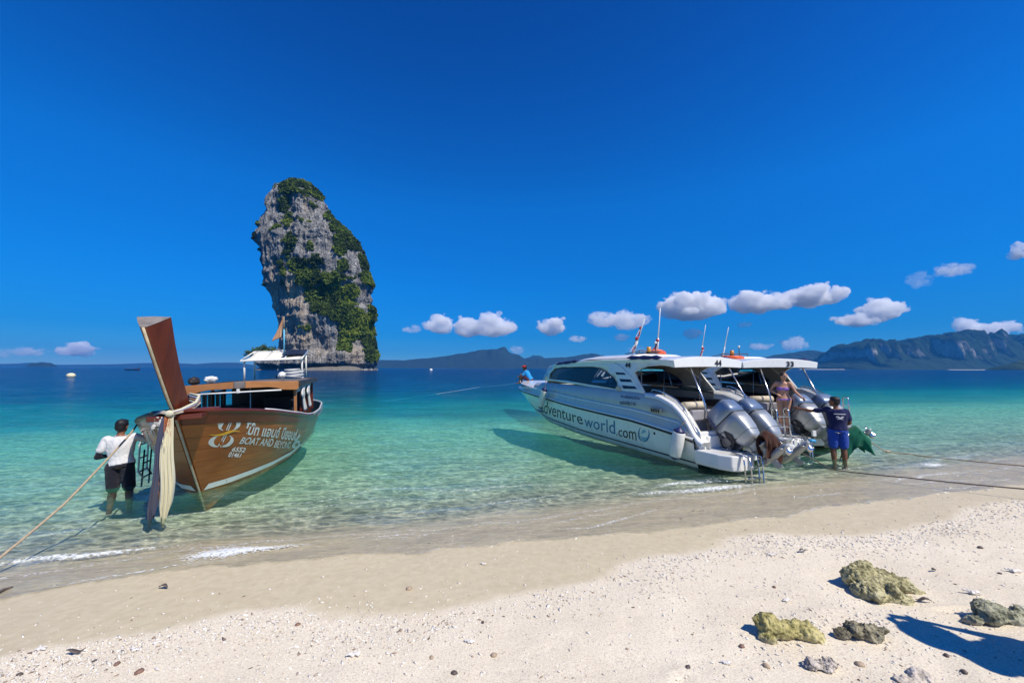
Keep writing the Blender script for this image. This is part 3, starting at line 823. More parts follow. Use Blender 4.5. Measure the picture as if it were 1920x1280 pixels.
CL = [([(147, 652, 60, 24)], .9, 'small white cloud low over the sea at the far left, right of a fainter one'),
      ([(55, 658, 46, 15), (38, 662, 20, 8)], .5, 'thin grey cloud low in the sky left of the small white cloud'),
      ([(8, 660, 34, 16)], .3, 'very faint cloud cut by the left edge of the picture'),
      ([(772, 616, 40, 12)], .45, 'low flat wisp of cloud nearest the right side of the rock stack'),
      ([(822, 606, 50, 36)], .8, 'round puffy cloud just left of the long low cloud'),
      ([(880, 612, 56, 30), (925, 609, 80, 36)], .85, 'long puffy cloud above the pointed hill'),
      ([(1033, 611, 46, 28)], .95, 'compact bright cloud above the bow of the speedboat'),
      ([(1130, 596, 50, 28), (1175, 600, 76, 30)], .6, 'wide greyish cloud over the front of the speedboat cabin'),
      ([(1083, 634, 34, 12)], .6, 'little flat cloud under and left of the wide greyish cloud'),
      ([(1166, 631, 28, 13)], .55, 'little round cloud left of the leaning flagged aerial'),
      ([(970, 655, 26, 14)], .45, 'faint cloud behind the pointed hill'),
      ([(1296, 571, 104, 46), (1330, 578, 50, 26)], 1.0, 'big bright cloud right of the tallest white aerial'),
      ([(1300, 624, 32, 17)], .65, 'small pale cloud just left of the second pair of aerials'),
      ([(1396, 607, 26, 10)], .5, 'tiny flat cloud right of the second pair of aerials'),
      ([(1420, 563, 84, 38), (1465, 566, 50, 22), (1530, 550, 96, 38), (1490, 552, 40, 20)], 1.0, 'largest cloud with two joined heaps, over the boat roofs'),
      ([(1645, 577, 62, 44), (1610, 598, 84, 22), (1688, 577, 24, 22)], .95, 'towering white cloud with a curled right tip above the cliffs'),
      ([(1488, 642, 38, 24)], .6, 'round pale cloud just above the low hazy hill on the right'),
      ([(1426, 647, 40, 14)], .6, 'flat pale cloud over the left slope of the low hazy hill'),
      ([(1725, 521, 36, 32)], .22, 'very faint smudge of cloud high over the cliffs'),
      ([(1788, 505, 54, 22)], .4, 'faint high cloud with one brighter end, over the cliffs'),
      ([(1914, 467, 34, 38)], .8, 'highest cloud, cut by the right edge of the picture'),
      ([(1812, 608, 36, 28), (1850, 617, 90, 30), (1885, 612, 40, 20)], .8, 'ragged white cloud behind the cliff top'),
      ([(1200, 655, 50, 16)], .2, 'barely visible cloud low over the far hills behind the speedboat')]
for i, (pp, th_, lb) in enumerate(CL): cloud(pp, th_, lb, 100 + i)
# ------------------------------------------------------------------ shared materials
def wood(name, lo, hi, rough=.35, coat=.5, scale=(1, 9, 9), k=2.2, wear=0.0):
    t = NT(name); co = t.coord()
    g = t.noise(t.mapping(co, scale), k, 7, .62, .6)
    b = t.noise(co, 1.1, 4, .6)
    isl = t.new('ShaderNodeObjectInfo').outputs['Random']
    c = t.mix(t.ramp(g, [(.3, 0.), (.7, 1.)]), lo, hi)
    c = t.mix(t.ramp(b, [(.35, .45), (.6, 0.)]), c, tuple(x * .55 for x in lo))
    c = t.mix(t.math('MULTIPLY', isl, .35), c, tuple(x * .6 for x in lo))
    if wear: c = t.mix(t.ramp(t.noise(co, 7, 6, .75), [(.56, 0.), (.72, wear)]), c, (.30, .27, .24))
    nm = t.bump(g, .25, .006)
    return t.done(t.pbr(c, t.math('MULTIPLY_ADD', b, .2, rough - .1), 0, nm, .5, Coat_Weight=coat, Coat_Roughness=.12))
W_HULL = wood('varnished_hull_wood', (.27, .070, .011), (.46, .142, .024), .38, .18, (1, 1, 9), 2.0)
W_RED = wood('red_brown_wood', (.09, .014, .005), (.17, .030, .008), .36, .2, (1, 1, 6), 2.0)
W_PROW = wood('prow_wood', (.10, .018, .006), (.20, .040, .011), .38, .15, (6, 6, .8), 1.6)
W_GOLD = wood('golden_wood', (.42, .16, .045), (.62, .28, .09), .45, .25, (5, .8, 5), 2.4)
W_GREY = wood('weathered_wood', (.13, .11, .10), (.34, .31, .29), .8, 0, (3, 3, 3), 2.2)
W_DARK = wood('dark_boat_timber', (.02, .014, .011), (.05, .035, .028), .6, .1)
P_WHITE = paint('white_boat_paint', (.74, .74, .70), .35, .10, 5, dirt=((.40, .38, .33), .35))
P_LETTER = paint('pale_grey_lettering', (.62, .66, .62), .5, .12, 9)
P_WLETTER = paint('white_number_paint', (.80, .80, .76), .5, .10, 9)
P_YELLOW = paint('yellow_lettering', (.70, .38, .03), .5, .1, 9)
P_DARKFAB = paint('dark_grey_cloth', (.05, .05, .06), .9, .3, 10)
P_GREYP = paint('grey_rim_paint', (.16, .20, .20), .5, .3, 5)
P_ROPE = paint('tan_rope', (.42, .33, .22), .9, .25, 30)
P_ROPED = paint('dark_wet_rope', (.14, .11, .09), .9, .25, 30)
STEEL = paint('stainless_tube', (.62, .62, .62), .22, .06, 12, metal=1.0)
BLACK = paint('black_rubber', (.012, .012, .016), .5, .2, 8)

# ------------------------------------------------------------------ longtail boat
LB = R(21.5)
aft = Vector((-math.sin(LB), math.cos(LB), 0))
left = Vector((-math.cos(LB), -math.sin(LB), 0))
Lmat = Matrix.Translation((-4.98, 6.3, 0)) @ Matrix(((aft.x, left.x, 0, 0), (aft.y, left.y, 0, 0), (0, 0, 1, 0), (0, 0, 0, 1))) @ Matrix.Rotation(R(-2.6), 4, 'X')
def LP(a, p, z): return Vector((a, -p, z))
LT = empty('longtail_boat', mat=Lmat)
tag(LT, 'brown wooden longtail boat with a tall red-brown prow post and white lettering on its side', 'boat')
def a_stem(z): return -.69 * z if z < 1.4 else -.966 - .56 * (z - 1.4)
def gun_z(a): return float(np.interp(a, [-1, 0, 1, 2, 3, 4.5, 6, 8.2], [1.38, 1.20, 1.0, .84, .75, .70, .72, .84]))
def hull_b(a, z):
    D = a - a_stem(z)
    B = float(np.interp(z, [-.35, -.2, 0, .4, .8, 1.4], [.05, .62, .99, 1.15, 1.27, 1.33]))
    f = float(np.interp(D, [0, .15, .3, .7, 1.2, 2, 3, 4.2, 5.5, 7, 8.6], [.02, .17, .30, .52, .73, .92, 1.0, 1.02, 1.02, .95, .75]))
    return B * f
LEN = 7.9
def hull_pt(u, q, side=1, off=0.0):
    """u along the boat 0..1, q from keel 0 to gunwale 1"""
    ue = u ** 1.35
    z0 = -.35 + (1.37 + .35) * q
    a0 = a_stem(z0)
    a = a0 + (LEN - a0) * ue
    z = -.35 + (gun_z(a) + .35) * q
    a = a_stem(z) + (LEN - a_stem(z)) * ue
    b = hull_b(a, z)
    # rounded stern
    if a > LEN - 1.4: b *= math.sqrt(max(0.0, 1 - ((a - (LEN - 1.4)) / 1.42) ** 2)) * .92 + .08
    return LP(a, side * (b + off), z)
NU, NQ = 64, 9
# dark inner shell and, outside it, each strake of planking
m = MB()
for sd in (1, -1):
    m.loft([[hull_pt(i / NU, j / 12, sd, -.035 if i > 1 else -.0) for j in range(13)] for i in range(NU + 1)], 0, flip=sd < 0)
m.build('hull', W_DARK, LT, weld=.002)
HULL = bpy.data.objects['hull']
edges_q = [0.0, .16, .30, .43, .56, .68, .79, .90, 1.0]
for sd in (1, -1):
    for k in range(8):
        q0, q1 = edges_q[k] + .0012, edges_q[k + 1] - .0012
        m = MB()
        rows = []
        for i in range(NU + 1):
            rows.append([hull_pt(i / NU, q0 + (q1 - q0) * j / 3, sd, .0012 * math.sin(math.pi * j / 3) + (.016 if k == 7 else 0)) for j in range(4)])
        m.loft(rows, 0)
        mat_ = W_RED if k in (0, 7) else W_HULL
        o = m.build('hull_plank', mat_, HULL)
        md = o.modifiers.new('solid', 'SOLIDIFY'); md.thickness = .028; md.offset = 0
        md = o.modifiers.new('split', 'EDGE_SPLIT'); md.split_angle = R(40)
# gunwale rails, pale towards the stern
for sd in (1, -1):
    P = [hull_pt(i / 80, 1.0, sd, .02) + Vector((0, 0, .02)) for i in range(81)]
    MB().tube(P[:44], .034, 8).build('gunwale', W_DARK if sd < 0 else W_RED, LT)
    MB().tube(P[43:], .040, 8).build('gunwale', P_GREYP, LT)
    MB().tube([p + Vector((0, 0, .035)) for p in P[16:]], .014, 6).build('gunwale_trim', P_WHITE, LT)
    Q = [hull_pt(i / 80, .90, sd, .022) for i in range(14, 56)]
    MB().tube(Q, .013, 6).build('rub_strip', W_RED, LT)
# pale bump rail round the stern
P = [hull_pt(i / 80, .93, sd, .03) for sd, rg in ((1, range(52, 81)), (-1, range(80, 51, -1))) for i in rg]
MB().tube(P, .045, 8).build('stern_rail', P_GREYP, LT)
# stem timber with its pale leading edge
m = MB(); rows = []
for i in range(13):
    z = -.36 + 1.74 * i / 12
    w = .23 + .02 * i / 12
    a = a_stem(z)
    rows.append([LP(a + .26, -hull_b(a + .26, z) - .028, z), LP(a + .02, -.035, z), LP(a - .02, -.018, z), LP(a - .02, .018, z), LP(a + .02, .035, z), LP(a + .26, hull_b(a + .26, z) + .028, z)])
m.loft(rows, 0, smooth=False)
m.build('stem', W_HULL, LT)
MB().tube([LP(a_stem(z) - .028, 0, z) for z in np.linspace(-.33, 1.4, 10)], .016, 6).build('stem_edge', paint('pale_stem_edge', (.46, .42, .30), .6, .3, 12), LT)
# boot stripe
for sd in (1, -1):
    m = MB(); rows = []
    for i in range(41):
        D = .03 + 4.0 * (i / 40)
        zc = .085 + .05 * i / 40; hw_ = .042 * (1 - (i / 40) ** 2) + .004
        rows.append([LP(a_stem(zc) + D, sd * (hull_b(a_stem(zc) + D, z_) + .030), z_) for z_ in (zc - hw_, zc, zc + hw_)])
    m.loft(rows, 0); m.build('waterline_stripe', P_WLETTER, LT)
# prow post
m = MB()
PR = [(-.62, 1.05, .34, .11), (-.86, 1.30, .30, .105), (-1.03, 1.55, .27, .11), (-1.20, 1.85, .27, .125), (-1.38, 2.18, .29, .15), (-1.55, 2.50, .32, .18)]
rings = []
for (a, z, dp_, hb_) in PR:
    sh_ = -.10 * max(0, z - 1.05) / 1.45
    da, dz = dp_ * .86, dp_ * .5 * (0.35 if z < 1.4 else 1)
    rings.append([p_ + Vector((0, -sh_, 0)) for p_ in (LP(a, -.032, z), LP(a, .032, z), LP(a + da * .5, .032 + (hb_ - .032) * .55, z + dz * .5), LP(a + da, hb_, z + dz), LP(a + da * 1.06, 0, z + dz * 1.06), LP(a + da, -hb_, z + dz), LP(a + da * .5, -.032 - (hb_ - .032) * .55, z + dz * .5))])
m.loft(rings, 0, closed=True, caps=False, smooth=False)
post = m.build('prow_post', W_PROW, LT, bevel=.006)
m = MB(); r0 = [p + Vector((-.004, 0, .006)) for p in rings[-1]]
m.add(r0, [list(range(7))]); m.build('prow_cap', W_GREY, LT)
MB().tube([LP(a - .012, -.10 * max(0, z - 1.05) / 1.45, z) for a, z, _, _ in PR], .017, 6).build('prow_edge', paint('pale_prow_edge', (.50, .42, .27), .6, .3, 10), LT)
m = MB(); m.box(LP(-.70, 0, 1.30), (.5, .62, .07)); m.box(LP(-.52, 0, 1.36), (.12, .80, .05)); m.build('bow_block', W_RED, LT, bevel=.01)
# fore deck and inner deck
m = MB()
m.loft([[LP(a, s_ * max(.02, hull_b(a, gun_z(a)) - .04), gun_z(a) - .10) for s_ in (-1, -.5, 0, .5, 1)] for a in np.linspace(-.75, 1.7, 14)], 0)
m.build('foredeck', W_DARK, LT)
m = MB(); m.loft([[LP(a, s_ * (hull_b(a, .5) - .05) * (1 if a < 6.4 else .7), .42) for s_ in (-1, 0, 1)] for a in np.linspace(1.7, 7.2, 12)], 0); m.build('deck', W_DARK, LT)
for a in (3.1, 3.9, 4.7): MB().box(LP(a, 0, .72), (.32, 1.9, .05)).build('bench', W_DARK, LT)
# canopy: front beam with arched underside, roof, posts
AC = 2.2
def prism(name, outline, a0, a1, mat, parent, bevel=.008):
    m = MB(); n = len(outline)
    V = [LP(a0, p, z) for p, z in outline] + [LP(a1, p, z) for p, z in outline]
    F = [list(range(n)), list(range(n, 2 * n))[::-1]] + [(i, (i + 1) % n, n + (i + 1) % n, n + i) for i in range(n)]
    m.add(V, F); return m.build(name, mat, parent, bevel=bevel)
ZT = 1.665
half = 1.11
ol = [(-half, ZT - .015), (-.12, ZT + .03), (-.12, ZT - .115), (-.55, ZT - .12), (-.72, ZT - .15), (-.80, ZT - .19), (-half, ZT - .21)]
prism('front_beam', ol, AC - .04, AC + .01, W_GOLD, LT)
ol = [(.10, ZT + .03), (half, ZT - .015), (half, ZT - .19), (half - .04, ZT - .21), (.80, ZT - .19), (.72, ZT - .15), (.55, ZT - .12), (.10, ZT - .115)]
prism('front_beam', ol, AC - .04, AC + .01, W_GOLD, LT)
prism('beam_joint', [(-.118, ZT + .028), (.098, ZT + .028), (.098, ZT - .112), (-.118, ZT - .112)], AC - .03, AC + .02, W_GREY, LT)
m = MB(); m.tube([LP(AC - .05, p, ZT - .195 + .0 * p) for p in np.linspace(-.80, .78, 5)], .018, 8); m.build('roller_blind', P_WHITE, LT)
MB().box(LP(AC - .06, -.02, ZT - .165), (.05, .05, .09)).build('blind_clip', P_WHITE, LT)
AR = 5.9
m = MB()
m.loft([[LP(a, p, ZT - .045 + .045 * (1 - (p / 1.1) ** 2)) for p in np.linspace(-1.12, 1.12, 9)] for a in np.linspace(AC + .02, AR, 8)], 0)
rf = m.build('canopy_roof', paint('grey_canopy_top', (.13, .12, .115), .8, .25, 4), LT); md = rf.modifiers.new('solid', 'SOLIDIFY'); md.thickness = .05
m = MB()
for sd in (1, -1): m.box(LP((AC + AR) / 2 + .02, sd * 1.12, ZT - .08), (AR - AC, .05, .13))
m.box(LP(AR, 0, ZT - .08), (.05, 2.24, .13)); m.build('roof_edge', W_DARK, LT, bevel=.01)
for a in (AC + .1, 3.15, 4.05, 4.95, 5.8):
    for sd in (1, -1):
        zb = gun_z(a) - .02
        mm = W_GOLD if (sd > 0 and a < 2.5) else W_RED
        MB().box(LP(a, sd * (1.03 if a < 5 else 1.0), (zb + ZT - .1) / 2), (.07, .055, ZT - .1 - zb)).build('canopy_post', mm, LT, bevel=.005)
MB().tube([LP(2.5, .12, .9), LP(2.5, .12, ZT - .1)], .011, 6).build('inner_pole', P_WHITE, LT)
P_BEIGEC = paint('beige_curtain', (.42, .38, .32), .9, .2, 10)
# side window band on the left: frames and blue-tinted panes
for i, a in enumerate((2.62, 3.45, 4.35)):
    m = MB()
    for zz in (1.0, 1.42): m.box(LP(a + .15, -1.03, zz), (.80, .035, .04))
    for da in (-.22, .15, .50): m.box(LP(a + da, -1.03, 1.21), (.035, .035, .42))
    m.build('window_frame', W_RED, LT)
    m = MB()
    for kk in range(2):
        m = MB(); m.loft([[LP(a - .18 + kk * .36 + .03 * j, -1.0 + .02 * (j % 2), z_) for j in range(6)] for z_ in (1.40, 1.2, 1.02)], 0)
        m.build('side_curtain', P_BEIGEC, LT)
# cabin inside: bulkhead, engine box, dark seats
m = MB(); m.box(LP(5.4, 0, 1.0), (.05, 1.95, 1.1)); m.box(LP(4.6, .35, .85), (.6, .7, .7)); m.box(LP(4.1, -.55, .8), (.5, .6, .55)); m.build('cabin_interior', W_DARK, LT, bevel=.01)
m = MB(); m.box(LP(3.0, .88, .98), (.7, .06, .10)); m.box(LP(3.0, .88, 1.2), (.7, .04, .04)); m.build('side_rail', W_RED, LT)
# canopy-side valance (bluish pelmet) and gathered white curtains on the right side
MB().box(LP(3.6, 1.05, ZT - .20), (2.6, .03, .14)).build('valance', paint('grey_blue_valance', (.32, .38, .40), .7, .2, 6), LT)
P_CURT = paint('white_curtain', (.78, .76, .74), .9, .08, 14)
for j, a in enumerate((3.0, 4.0)):
    m = MB(); rows = []
    for i in range(13):
        f = i / 12
        wdt = .16 + .08 * math.sin(f * math.pi) if f < .35 else .07 + .32 * (f - .35)
        row = []
        for k in range(15):
            g = k / 14
            row.append(LP(a + (g - .5) * wdt * 2.0 + .55 * max(0, f - .3), 1.09 + .022 * math.cos(k * math.pi), ZT - .2 - f * (.60 - .04 * abs(g - .5))))
        rows.append(row)
    m.loft(rows, 0); o = m.build('tied_curtain', P_CURT, LT); md = o.modifiers.new('solid', 'SOLIDIFY'); md.thickness = .008
# rear awning on white poles, with solar panel
P_AWN = paint('cream_awning_cloth', (.74, .70, .60), .85, .10, 6)
def awn(a, p):
    return LP(a, p, 2.21 + (a - 4.75) * .21)
m = MB()
m.loft([[awn(a, p) + Vector((0, 0, -.03 * (1 - ((a - 5.4) / .65) ** 2) * (1 - p * p) + .012 * math.sin(p * 9 + a * 4))) for p in np.linspace(-.54, .80, 15)] for a in np.linspace(4.75, 6.1, 9)], 0)
o = m.build('awning', P_AWN, LT); md = o.modifiers.new('solid', 'SOLIDIFY'); md.thickness = .012
m = MB()
m.tube([awn(4.73, -.60), awn(4.73, .86), awn(6.12, .86), awn(6.12, -.60)], .024, 8, closed=True)
for p in (-.1, .4): m.tube([awn(4.73, p), awn(6.12, p)], .016, 6)
m.build('awning_frame', P_WHITE, LT)
for p, a in ((-.55, 4.85), (.82, 5.1), (-.55, 5.95), (.82, 6.0)):
    MB().tube([LP(a, p, ZT - .02), awn(a, p)], .026, 8).build('awning_pole', P_WHITE, LT)
m = MB(); q = [awn(5.15, .30), awn(5.15, .88), awn(5.95, .88), awn(5.95, .30)]
m.add([p + Vector((0, 0, .05)) for p in q] + [p + Vector((0, 0, .08)) for p in q], [(0, 1, 2, 3), (7, 6, 5, 4), (0, 4, 5, 1), (1, 5, 6, 2), (2, 6, 7, 3), (3, 7, 4, 0)])
m.build('solar_panel', paint('solar_cells', (.012, .014, .03), .2, .2, 10, spec=.6), LT)
# boarding ladder on the shaded side
m = MB()
for da in (0, .30):
    m.tube([LP(1.45 + da, -1.30, .95), LP(1.45 + da, -1.36, .62), LP(1.45 + da, -1.38, .16), LP(1.45 + da, -1.30, .04)], .016, 8)
    m.tube([LP(1.45 + da, -1.22, .95), LP(1.45 + da, -1.30, .95)], .016, 6)
for zz in (.64, .40, .16): m.tube([LP(1.45, -1.37, zz), LP(1.75, -1.37, zz)], .016, 6)
m.build('boarding_ladder', P_WHITE, LT)
m = MB()
for da in (.02, .28): m.tube([LP(1.45 + da, -1.30, .55), LP(1.45 + da, -1.34, -.12)], .014, 6)
for zz in (.30, .05): m.tube([LP(1.47, -1.32, zz), LP(1.73, -1.32, zz)], .014, 6)
m.build('ladder_extension', BLACK, LT)
# engine on its pivot at the stern
m = MB(); m.box(LP(6.7, 0, 1.15), (.75, .42, .38)); m.tube([LP(6.7, 0, .9), LP(6.7, 0, 1.2)], .08, 10); m.tube([LP(6.3, .02, 1.3), LP(5.5, .1, 1.75)], .018, 6); m.tube([LP(7.0, 0, 1.1), LP(10.4, 0, .55)], .03, 8)
m.build('longtail_engine', W_DARK, LT, bevel=.02)

# lettering carried onto the planking
LTI = Lmat.inverted()
def hull_grid():
    out = []
    for i in range(0, 100):
        for j in range(0, 61):
            u, q = i / 160 * .92, .10 + .88 * j / 60
            p = hull_pt(u, q, 1); x, y = pix(Lmat @ p); out.append((x, y, u, q))
    return np.array(out)
HG = hull_grid()
def uq_at(x, y):
    d = (HG[:, 0] - x) ** 2 + (HG[:, 1] - y) ** 2
    k = np.argsort(d)[:6]; w_ = 1 / (d[k] + .01)
    return Vector(((HG[k, 2] * w_).sum() / w_.sum(), (HG[k, 3] * w_).sum() / w_.sum()))
def quad_map(corners, V, both=True, off=.026):
    """corners: photo places of lower left, lower right, upper right, upper left of the lettering"""
    c = [uq_at(*p) for p in corners]
    xs = [v[0] for v in V]; ys = [v[1] for v in V]
    x0, x1, y0, y1 = min(xs), max(xs), min(ys), max(ys)
    def f(v, sd):
        s_, t_ = (v[0] - x0) / (x1 - x0), (v[1] - y0) / (y1 - y0)
        w_ = (c[0] * (1 - s_) + c[1] * s_) * (1 - t_) + (c[3] * (1 - s_) + c[2] * s_) * t_
        return hull_pt(w_.x, w_.y, sd, off)
    return f
def put_text(body, corners, mat, shear=.25, bold=.01, name='lettering'):
    V, F = text_mesh(body, 1, shear, 'LEFT', bold)
    f = quad_map(corners, V)
    m = MB(); m.add([f(v, 1) for v in V], F); m.build(name, mat, LT)
    # the far side carries the same words, reading the other way round
    xs = [v[0] for v in V]; mx_ = max(xs) + min(xs)
    m = MB(); m.add([f((mx_ - v[0], v[1]), -1) for v in V], F); m.build(name, mat, LT)
put_text('โบ๊ท แอนด์', [(454, 815), (520, 822), (524, 799), (460, 791)], P_LETTER, .2, .03)
put_text('บียอนด์', [(524, 823), (552, 826), (556, 803), (528, 799)], P_LETTER, .2, .03)
put_text('BOAT AND', [(444, 832), (508, 837), (511, 822), (449, 819)], P_LETTER, .3, .018)
put_text('BEYOND', [(510, 838.5), (542, 840.5), (544, 828), (513, 825)], P_LETTER, .3, .012)
put_text('6', [(543, 840.5), (556, 838), (560, 812), (549, 813)], P_LETTER, .3, .012)
put_text('6552', [(430, 846), (456, 848), (458, 839.5), (433, 837.5)], P_WLETTER, .25, .02)
put_text('01461', [(424, 856.5), (448, 858), (450.5, 849), (427, 847)], P_WLETTER, .25, .02)
def strip(pts, wd):
    V = []; F = []
    for i, p in enumerate(pts):
        a = Vector(pts[max(0, i - 1)]); b = Vector(pts[min(len(pts) - 1, i + 1)]); d_ = (b - a).normalized(); n_ = Vector((-d_.y, d_.x)); w_ = wd[i] / 2
        q = Vector(p); V += [q + n_ * w_, q - n_ * w_]
        if i: F.append((2 * i - 2, 2 * i - 1, 2 * i + 1, 2 * i))
    return V, F
def emblem():
    V = []; F = []
    def add(v, f): n = len(V); V.extend(v); F.extend([[i + n for i in q] for q in f])
    for cy_, top_ in ((.50, 1), (-.50, -1)):
        for sg in (-1, 1):
            pts = []; wd = []
            for i in range(17):
                t_ = i / 16
                x = sg * (.04 + .36 * math.sin(t_ * math.pi * .86)); y = cy_ + top_ * .38 * math.cos(t_ * math.pi * .86)
                pts.append((x + y * .25, y)); wd.append(.05 + .15 * math.sin(min(1, t_ * 1.15) * math.pi) ** .8)
            add(*strip(pts, wd))
            add(*strip([(sg * .045 + (cy_ - .34) * .25, cy_ - .34), (sg * .045 + (cy_ + .38) * .25, cy_ + .38)], [.045, .045]))
    return V, F
EV, EF = emblem()
sw = []; wd = []
for i in range(17):
    g = i / 16; sw.append((-.62 + 1.24 * g, .0 + .12 * math.sin((g - .5) * 5.2) + .10 * (g - .5))); wd.append(.02 + .14 * math.sin(g * math.pi))
SV, SF = strip(sw, wd)
frame_pts = [(-.62, -.9), (.62, .9)]
EC = [(386, 838), (443, 839), (448, 785), (391, 783)]
for (VV, FF, mt, o_) in ((EV, EF, P_LETTER, .026), (SV, SF, P_YELLOW, .031)):
    f = quad_map(EC, VV + [Vector(p) for p in frame_pts], off=o_)
    for sd in (1, -1):
        m = MB(); m.add([f((v[0] * sd, v[1]), sd) if sd > 0 else f((-v[0], v[1]), -1) for v in VV], FF); m.build('emblem', mt, LT)

# ------------------------------------------------------------------ things on and around the longtail
def ribbon(name, top_p, w0, w1, L, mat, seed, label, lean=(0, 0), group='cloth streamers tied to the prow'):
    r_ = random.Random(seed); m = MB(); rows = []
    nk = 25
    for i in range(26):
        f = i / 25
        wd = w0 + (w1 - w0) * math.sin(min(1, f * 1.25) * math.pi * .62)
        if f > .86: wd *= 1 - (f - .86) * 4.2
        row = []
        for k in range(nk):
            g = k / (nk - 1) - .5
            fold = .020 * math.sin(g * 26 + seed) * (.5 + f) + .008 * math.sin(g * 57 + f * 6)
            row.append(Vector((g * wd + lean[0] * f + .012 * math.sin(f * 9 + seed), fold + lean[1] * f + .02 * math.sin(f * 5 + seed), -f * L * (1 + .05 * math.sin(g * 5 + seed)))))
        rows.append(row)
    m.loft(rows, 0)
    o = m.build(name, mat)
    o.location = top_p; o.rotation_euler = (0, 0, R(38))
    md = o.modifiers.new('solid', 'SOLIDIFY'); md.thickness = .006
    tag(o, label, 'streamer', group)
TIE = Lmat @ LP(-1.03, 0, 1.37)
def cloth_mat(name, col, var=.15):
    t = NT(name); co = t.coord()
    n = t.noise(t.mapping(co, (12, 12, 1.2)), 1.5, 5, .6)
    c = t.mix(t.ramp(n, [(.3, 0.), (.7, 1.)]), tuple(x * (1 - var) for x in col), col)
    tl = t.new('ShaderNodeBsdfTranslucent'); t.put(tl.inputs[0], c)
    mx = t.new('ShaderNodeMixShader'); mx.inputs[0].default_value = .22
    t.l.new(t.pbr(c, .85, 0, t.bump(n, .4, .01), .2, Sheen_Weight=.2), mx.inputs[1]); t.l.new(tl.outputs[0], mx.inputs[2])
    return t.done(mx.outputs[0])
C_CREAM = cloth_mat('cream_cloth', (.78, .74, .55)); C_RUST = cloth_mat('rust_cloth', (.55, .20, .08)); C_NAVY = cloth_mat('grey_navy_cloth', (.085, .10, .19), .4)
ribbon('prow_streamer', TIE + Vector((-.035, -.08, -.05)), .04, .11, 1.36, C_NAVY, 3, 'grey navy cloth streamer hanging furthest left from the tie on the prow', (-.05, -.03))
ribbon('prow_streamer', TIE + Vector((.0, -.05, -.03)), .05, .08, 1.30, C_RUST, 5, 'rust orange streamer hanging between the navy and the cream one', (-.0, -.01))
ribbon('prow_streamer', TIE + Vector((.035, -.07, -.03)), .04, .155, 1.38, C_CREAM, 8, 'long cream cloth streamer hanging furthest right from the tie on the prow', (.02, -.03))
# the wrap round the foot of the prow
m = MB()
for k, (dz, rad_) in enumerate(((0, .016), (.03, .014), (.06, .013), (.09, .012))):
    pts = [LP(-1.07 - .02 * k, 0, 1.36 + dz * .3), LP(-.95, .075, 1.375 + dz * .4), LP(-.76, .15 + .01 * k, 1.41 + dz * .8), LP(-.60, .17, 1.46 + dz * 1.2), LP(-.52, .03, 1.50 + dz * 1.2)]
    m.tube(pts, [rad_, rad_ * 1.3, rad_ * 1.6, rad_ * 1.5, rad_], 7, k % 3)
    m.tube([LP(p[0], p[1] * 1, p[2]) for p in [(-1.07, 0, 1.36 + dz * .3), (-.93, -.15, 1.38 + dz * .2), (-.7, -.33, 1.33)]], rad_, 7, k % 3)
m.ball(LP(-1.10, 0, 1.375), (.035, .05, .045), 0)
o = m.build('sash', [C_CREAM, C_RUST, cloth_mat('pale_blue_cloth', (.45, .55, .75))]); o.matrix_world = Lmat
tag(o, 'cream, rust and pale blue sash knotted round the foot of the prow', 'sash')
m = MB(); rows = []
for i in range(9):
    rows.append([(-.09 + .18 * k / 8 + .01 * math.sin(i * 2), .03 * math.sin(k * 2.2 + i), -.16 * i / 8 * (1 + .2 * math.sin(k))) for k in range(9)])
m.loft(rows, 0); o = m.build('white_rag', cloth_mat('white_cloth', (.8, .8, .78))); o.location = Lmat @ LP(-.93, -.20, 1.33)
o.modifiers.new('solid', 'SOLIDIFY').thickness = .006
tag(o, 'crumpled white rag tucked under the sash left of the stem', 'rag')
# flag on its pole over the awning
FL = empty('flag_pole', mat=Lmat @ Matrix.Translation(LP(5.9, .24, 2.42)))
MB().tube([(0, 0, 0), (0, 0, .75)], .022, 8).build('lower_pole', paint('blue_pole_paint', (.10, .42, .62), .5), FL)
MB().tube([(0, 0, .75), (0, 0, 1.15)], .014, 8).build('upper_pole', P_ROPE, FL)
m = MB(); rows = []
for i in range(15):
    f = i / 14
    rows.append([(.03 * math.sin(k * 1.6 + f * 3), (.02 + f * .26 * (k / 8)) * (1) + f * .05, 1.12 - f * .62 - .12 * (k / 8) * f) for k in range(9)])
m.loft(rows, 0); o = m.build('flag_cloth', cloth_mat('faded_orange_cloth', (.72, .42, .26), .5), FL); o.modifiers.new('solid', 'SOLIDIFY').thickness = .006
tag(FL, 'drooping faded orange and cream flag on a blue pole above the rear awning', 'flag')
# goods on the canopy roof
def lump(name, loc, r, mat, seed, sc=(1, 1, 1), amp=.3, label=None, cat=None, group=None, parent=None, subs=3, rot=0.0, k=2.2):
    bm = bmesh.new(); bmesh.ops.create_icosphere(bm, subdivisions=subs, radius=1)
    for v in bm.verts:
        n = v.co.normalized(); d_ = 1 + amp * mnoise.noise(n * k + Vector((seed, 0, 0))) + amp * .45 * mnoise.noise(n * k * 2.6 + Vector((0, seed, 0)))
        v.co = Vector((n.x * sc[0], n.y * sc[1], n.z * sc[2])) * d_ * r
    for f in bm.faces: f.smooth = True
    me = bpy.data.meshes.new(name); bm.to_mesh(me); bm.free(); me.materials.append(mat)
    o = link(name, me, parent); o.location = loc; o.rotation_euler = (0, 0, rot)
    if label: tag(o, label, cat, group)
    return o
lump('dry_bag', Lmat @ LP(2.55, -.62, ZT + .10), .085, P_WHITE, 3, (1.2, 1.7, .8), .5, 'white bundle lying on the front left of the canopy roof', 'bundle')
lump('dark_bag', Lmat @ LP(2.55, -.92, ZT + .08), .09, W_DARK, 5, (1, 1.3, 1.0), .3, 'small dark brown bag left of the white bundle on the roof', 'bag')
